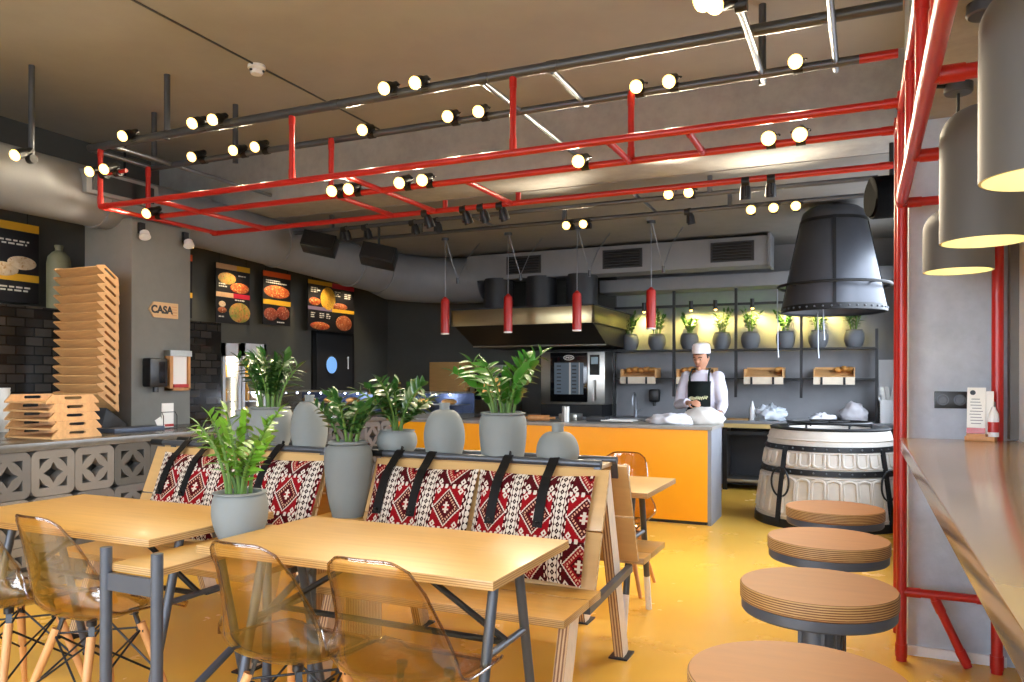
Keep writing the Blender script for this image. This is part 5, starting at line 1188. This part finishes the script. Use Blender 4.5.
def apron_sheet(x0, x1, z0, z1, yf, n=12, m=14):
    b = MB(); g = []
    for i in range(n + 1):
        g.append([b.bm.verts.new((x0(z0 + (z1 - z0) * j / m) + (x1(z0 + (z1 - z0) * j / m) - x0(z0 + (z1 - z0) * j / m)) * i / n, yf(i / n * 2 - 1, z0 + (z1 - z0) * j / m), z0 + (z1 - z0) * j / m)) for j in range(m + 1)])
    for i in range(n):
        for j in range(m): b.bm.faces.new((g[i][j], g[i + 1][j], g[i + 1][j + 1], g[i][j + 1]))
    bmesh.ops.solidify(b.bm, geom=b.bm.faces[:], thickness=.006); return b
hw = lambda z: .118 if z > 1.02 else .118 + min(.08, (1.02 - z) * .6)
yf = lambda a, z: -.15 + .045 * a * a + (.012 if z > 1.25 else 0)
ap = part('apron', apron_sheet(lambda z: -hw(z), hw, .55, 1.30, yf), APRON, body, 'dark apron with a yellowish script', angle=80)
for s_ in (-1, 1): part('apron_strap', MB().tube([(s_ * .098, -.105, 1.295), (s_ * .098, -.105, 1.345), (s_ * .09, -.05, 1.42), (s_ * .075, .03, 1.425)], .011, 8), APRON, ap)
s = MB(); pts = []
for k in range(29): a = k / 28; pts.append((-.085 + .18 * a, yf(-.7 + 1.5 * a, 1.1) - .006, 1.12 + .02 * math.sin(k * 1.9) + .014 * a))
s.tube(pts, .0065, 6); s.tube([(pts[0][0], pts[0][1], 1.1), (pts[0][0] - .01, pts[0][1], 1.135)], .005, 6)
part('script_lettering', s, mat('apron_script', 'c9c79a', .7), ap)
# head details
part('hair', MB().add((lambda q: q)(MB().sphere((0, 0, 0), 1, (1, 1, 1), 28, 20).mesh('hs'))), mat('dark_hair', '1b1512', .7, var=.3), body)
hair = [o for o in body.children if o.name.startswith('hair')][0]
bm = bmesh.new(); bm.from_mesh(hair.data); dele = []
for v in bm.verts:
    x, y, z = v.co
    if (y < -.25 and z < .42) or z < -.35 or (y < .1 and z < .0 and abs(x) > .3): dele.append(v)
    v.co = H(x * .08, y * .1 + .004, z * .121)
bmesh.ops.delete(bm, geom=dele, context='VERTS'); bmesh.ops.solidify(bm, geom=bm.faces[:], thickness=.004); bm.to_mesh(hair.data); bm.free()
BROW = mat('eyebrow', '1d1613', .8)
for s_ in (-1, 1):
    e = part('eye', MB().sphere(H(s_ * .03, -.082, .003), .009, (1.2, .6, .7), 12, 8), mat('eye_white', 'a89f98', .5), body); part('iris', MB().sphere(H(s_ * .03, -.0855, .002), .006, n=10, m=6), BROW, e)
    part('eyebrow', MB().tube([H(s_ * .014, -.097, .024), H(s_ * .03, -.096, .031), H(s_ * .048, -.083, .025)], .0045, 6), BROW, body)
part('mouth', MB().tube([H(-.024, -.088, -.06), H(-.01, -.098, -.063), H(.01, -.098, -.063), H(.024, -.088, -.06)], .0045, 6), mat('lips', '8f4f44', .6), body)
hat = MB().lathe([(.084, 0), (.09, .0), (.091, .045), (.088, .05), (.088, .075), (.075, .1), (.04, .112), (0, .114)], 36, sy=1.18)
bmesh.ops.transform(hat.bm, matrix=hm @ Matrix.Translation((0, .012, .045)) @ Matrix.Rotation(rad(-12), 4, 'X'), verts=hat.bm.verts[:])
part('cap', hat, CLOTH, body, 'white kitchen cap')

# ================================================================== LIGHT AND CAMERA
w = bpy.data.worlds.new('sky'); bpy.context.scene.world = w; w.use_nodes = True
nt = w.node_tree; bg = nt.nodes['Background']; tc = nt.nodes.new('ShaderNodeTexCoord'); sx = nt.nodes.new('ShaderNodeSeparateXYZ'); nt.links.new(tc.outputs['Generated'], sx.inputs[0])
cr = nt.nodes.new('ShaderNodeValToRGB'); mr = nt.nodes.new('ShaderNodeMapRange'); mr.inputs['From Min'].default_value = -1; nt.links.new(sx.outputs[2], mr.inputs[0]); nt.links.new(mr.outputs[0], cr.inputs[0])
el = cr.color_ramp.elements; el[0].position = .44; el[0].color = (.26, .27, .28, 1); el[1].position = .6; el[1].color = (.80, .89, 1, 1)      # pavement below, bright overcast sky above
nt.links.new(cr.outputs[0], bg.inputs[0]); bg.inputs[1].default_value = 11.5
cam = bpy.data.cameras.new('camera'); co = bpy.data.objects.new('camera', cam); C.objects.link(co)
cam.sensor_width = 36; cam.lens = 771.5 / 1024 * 36; cam.shift_y = (378.7 - 341) / 1024; cam.clip_start = .05
yaw = rad(24.44); ro = rad(.137)
fwd = V((-math.sin(yaw), math.cos(yaw), 0)); rt = V((math.cos(yaw), math.sin(yaw), 0)); up = V((0, 0, 1))
r2 = rt * math.cos(ro) + up * math.sin(ro); u2 = -rt * math.sin(ro) + up * math.cos(ro)
co.matrix_world = Matrix.Translation((0, 0, 1.32)) @ Matrix((r2, u2, -fwd)).transposed().to_4x4()
sc = bpy.context.scene; sc.camera = co
sc.view_settings.view_transform = 'Standard'; sc.view_settings.look = 'None'; sc.view_settings.gamma = 1; sc.view_settings.use_curve_mapping = False; sc.view_settings.exposure = 0.4
sc.cycles.use_denoising = True; sc.cycles.max_bounces = 10; sc.cycles.transparent_max_bounces = 24; sc.cycles.diffuse_bounces = 6; sc.cycles.glossy_bounces = 4; sc.cycles.sample_clamp_indirect = 6; sc.cycles.caustics_reflective = False; sc.cycles.caustics_refractive = False
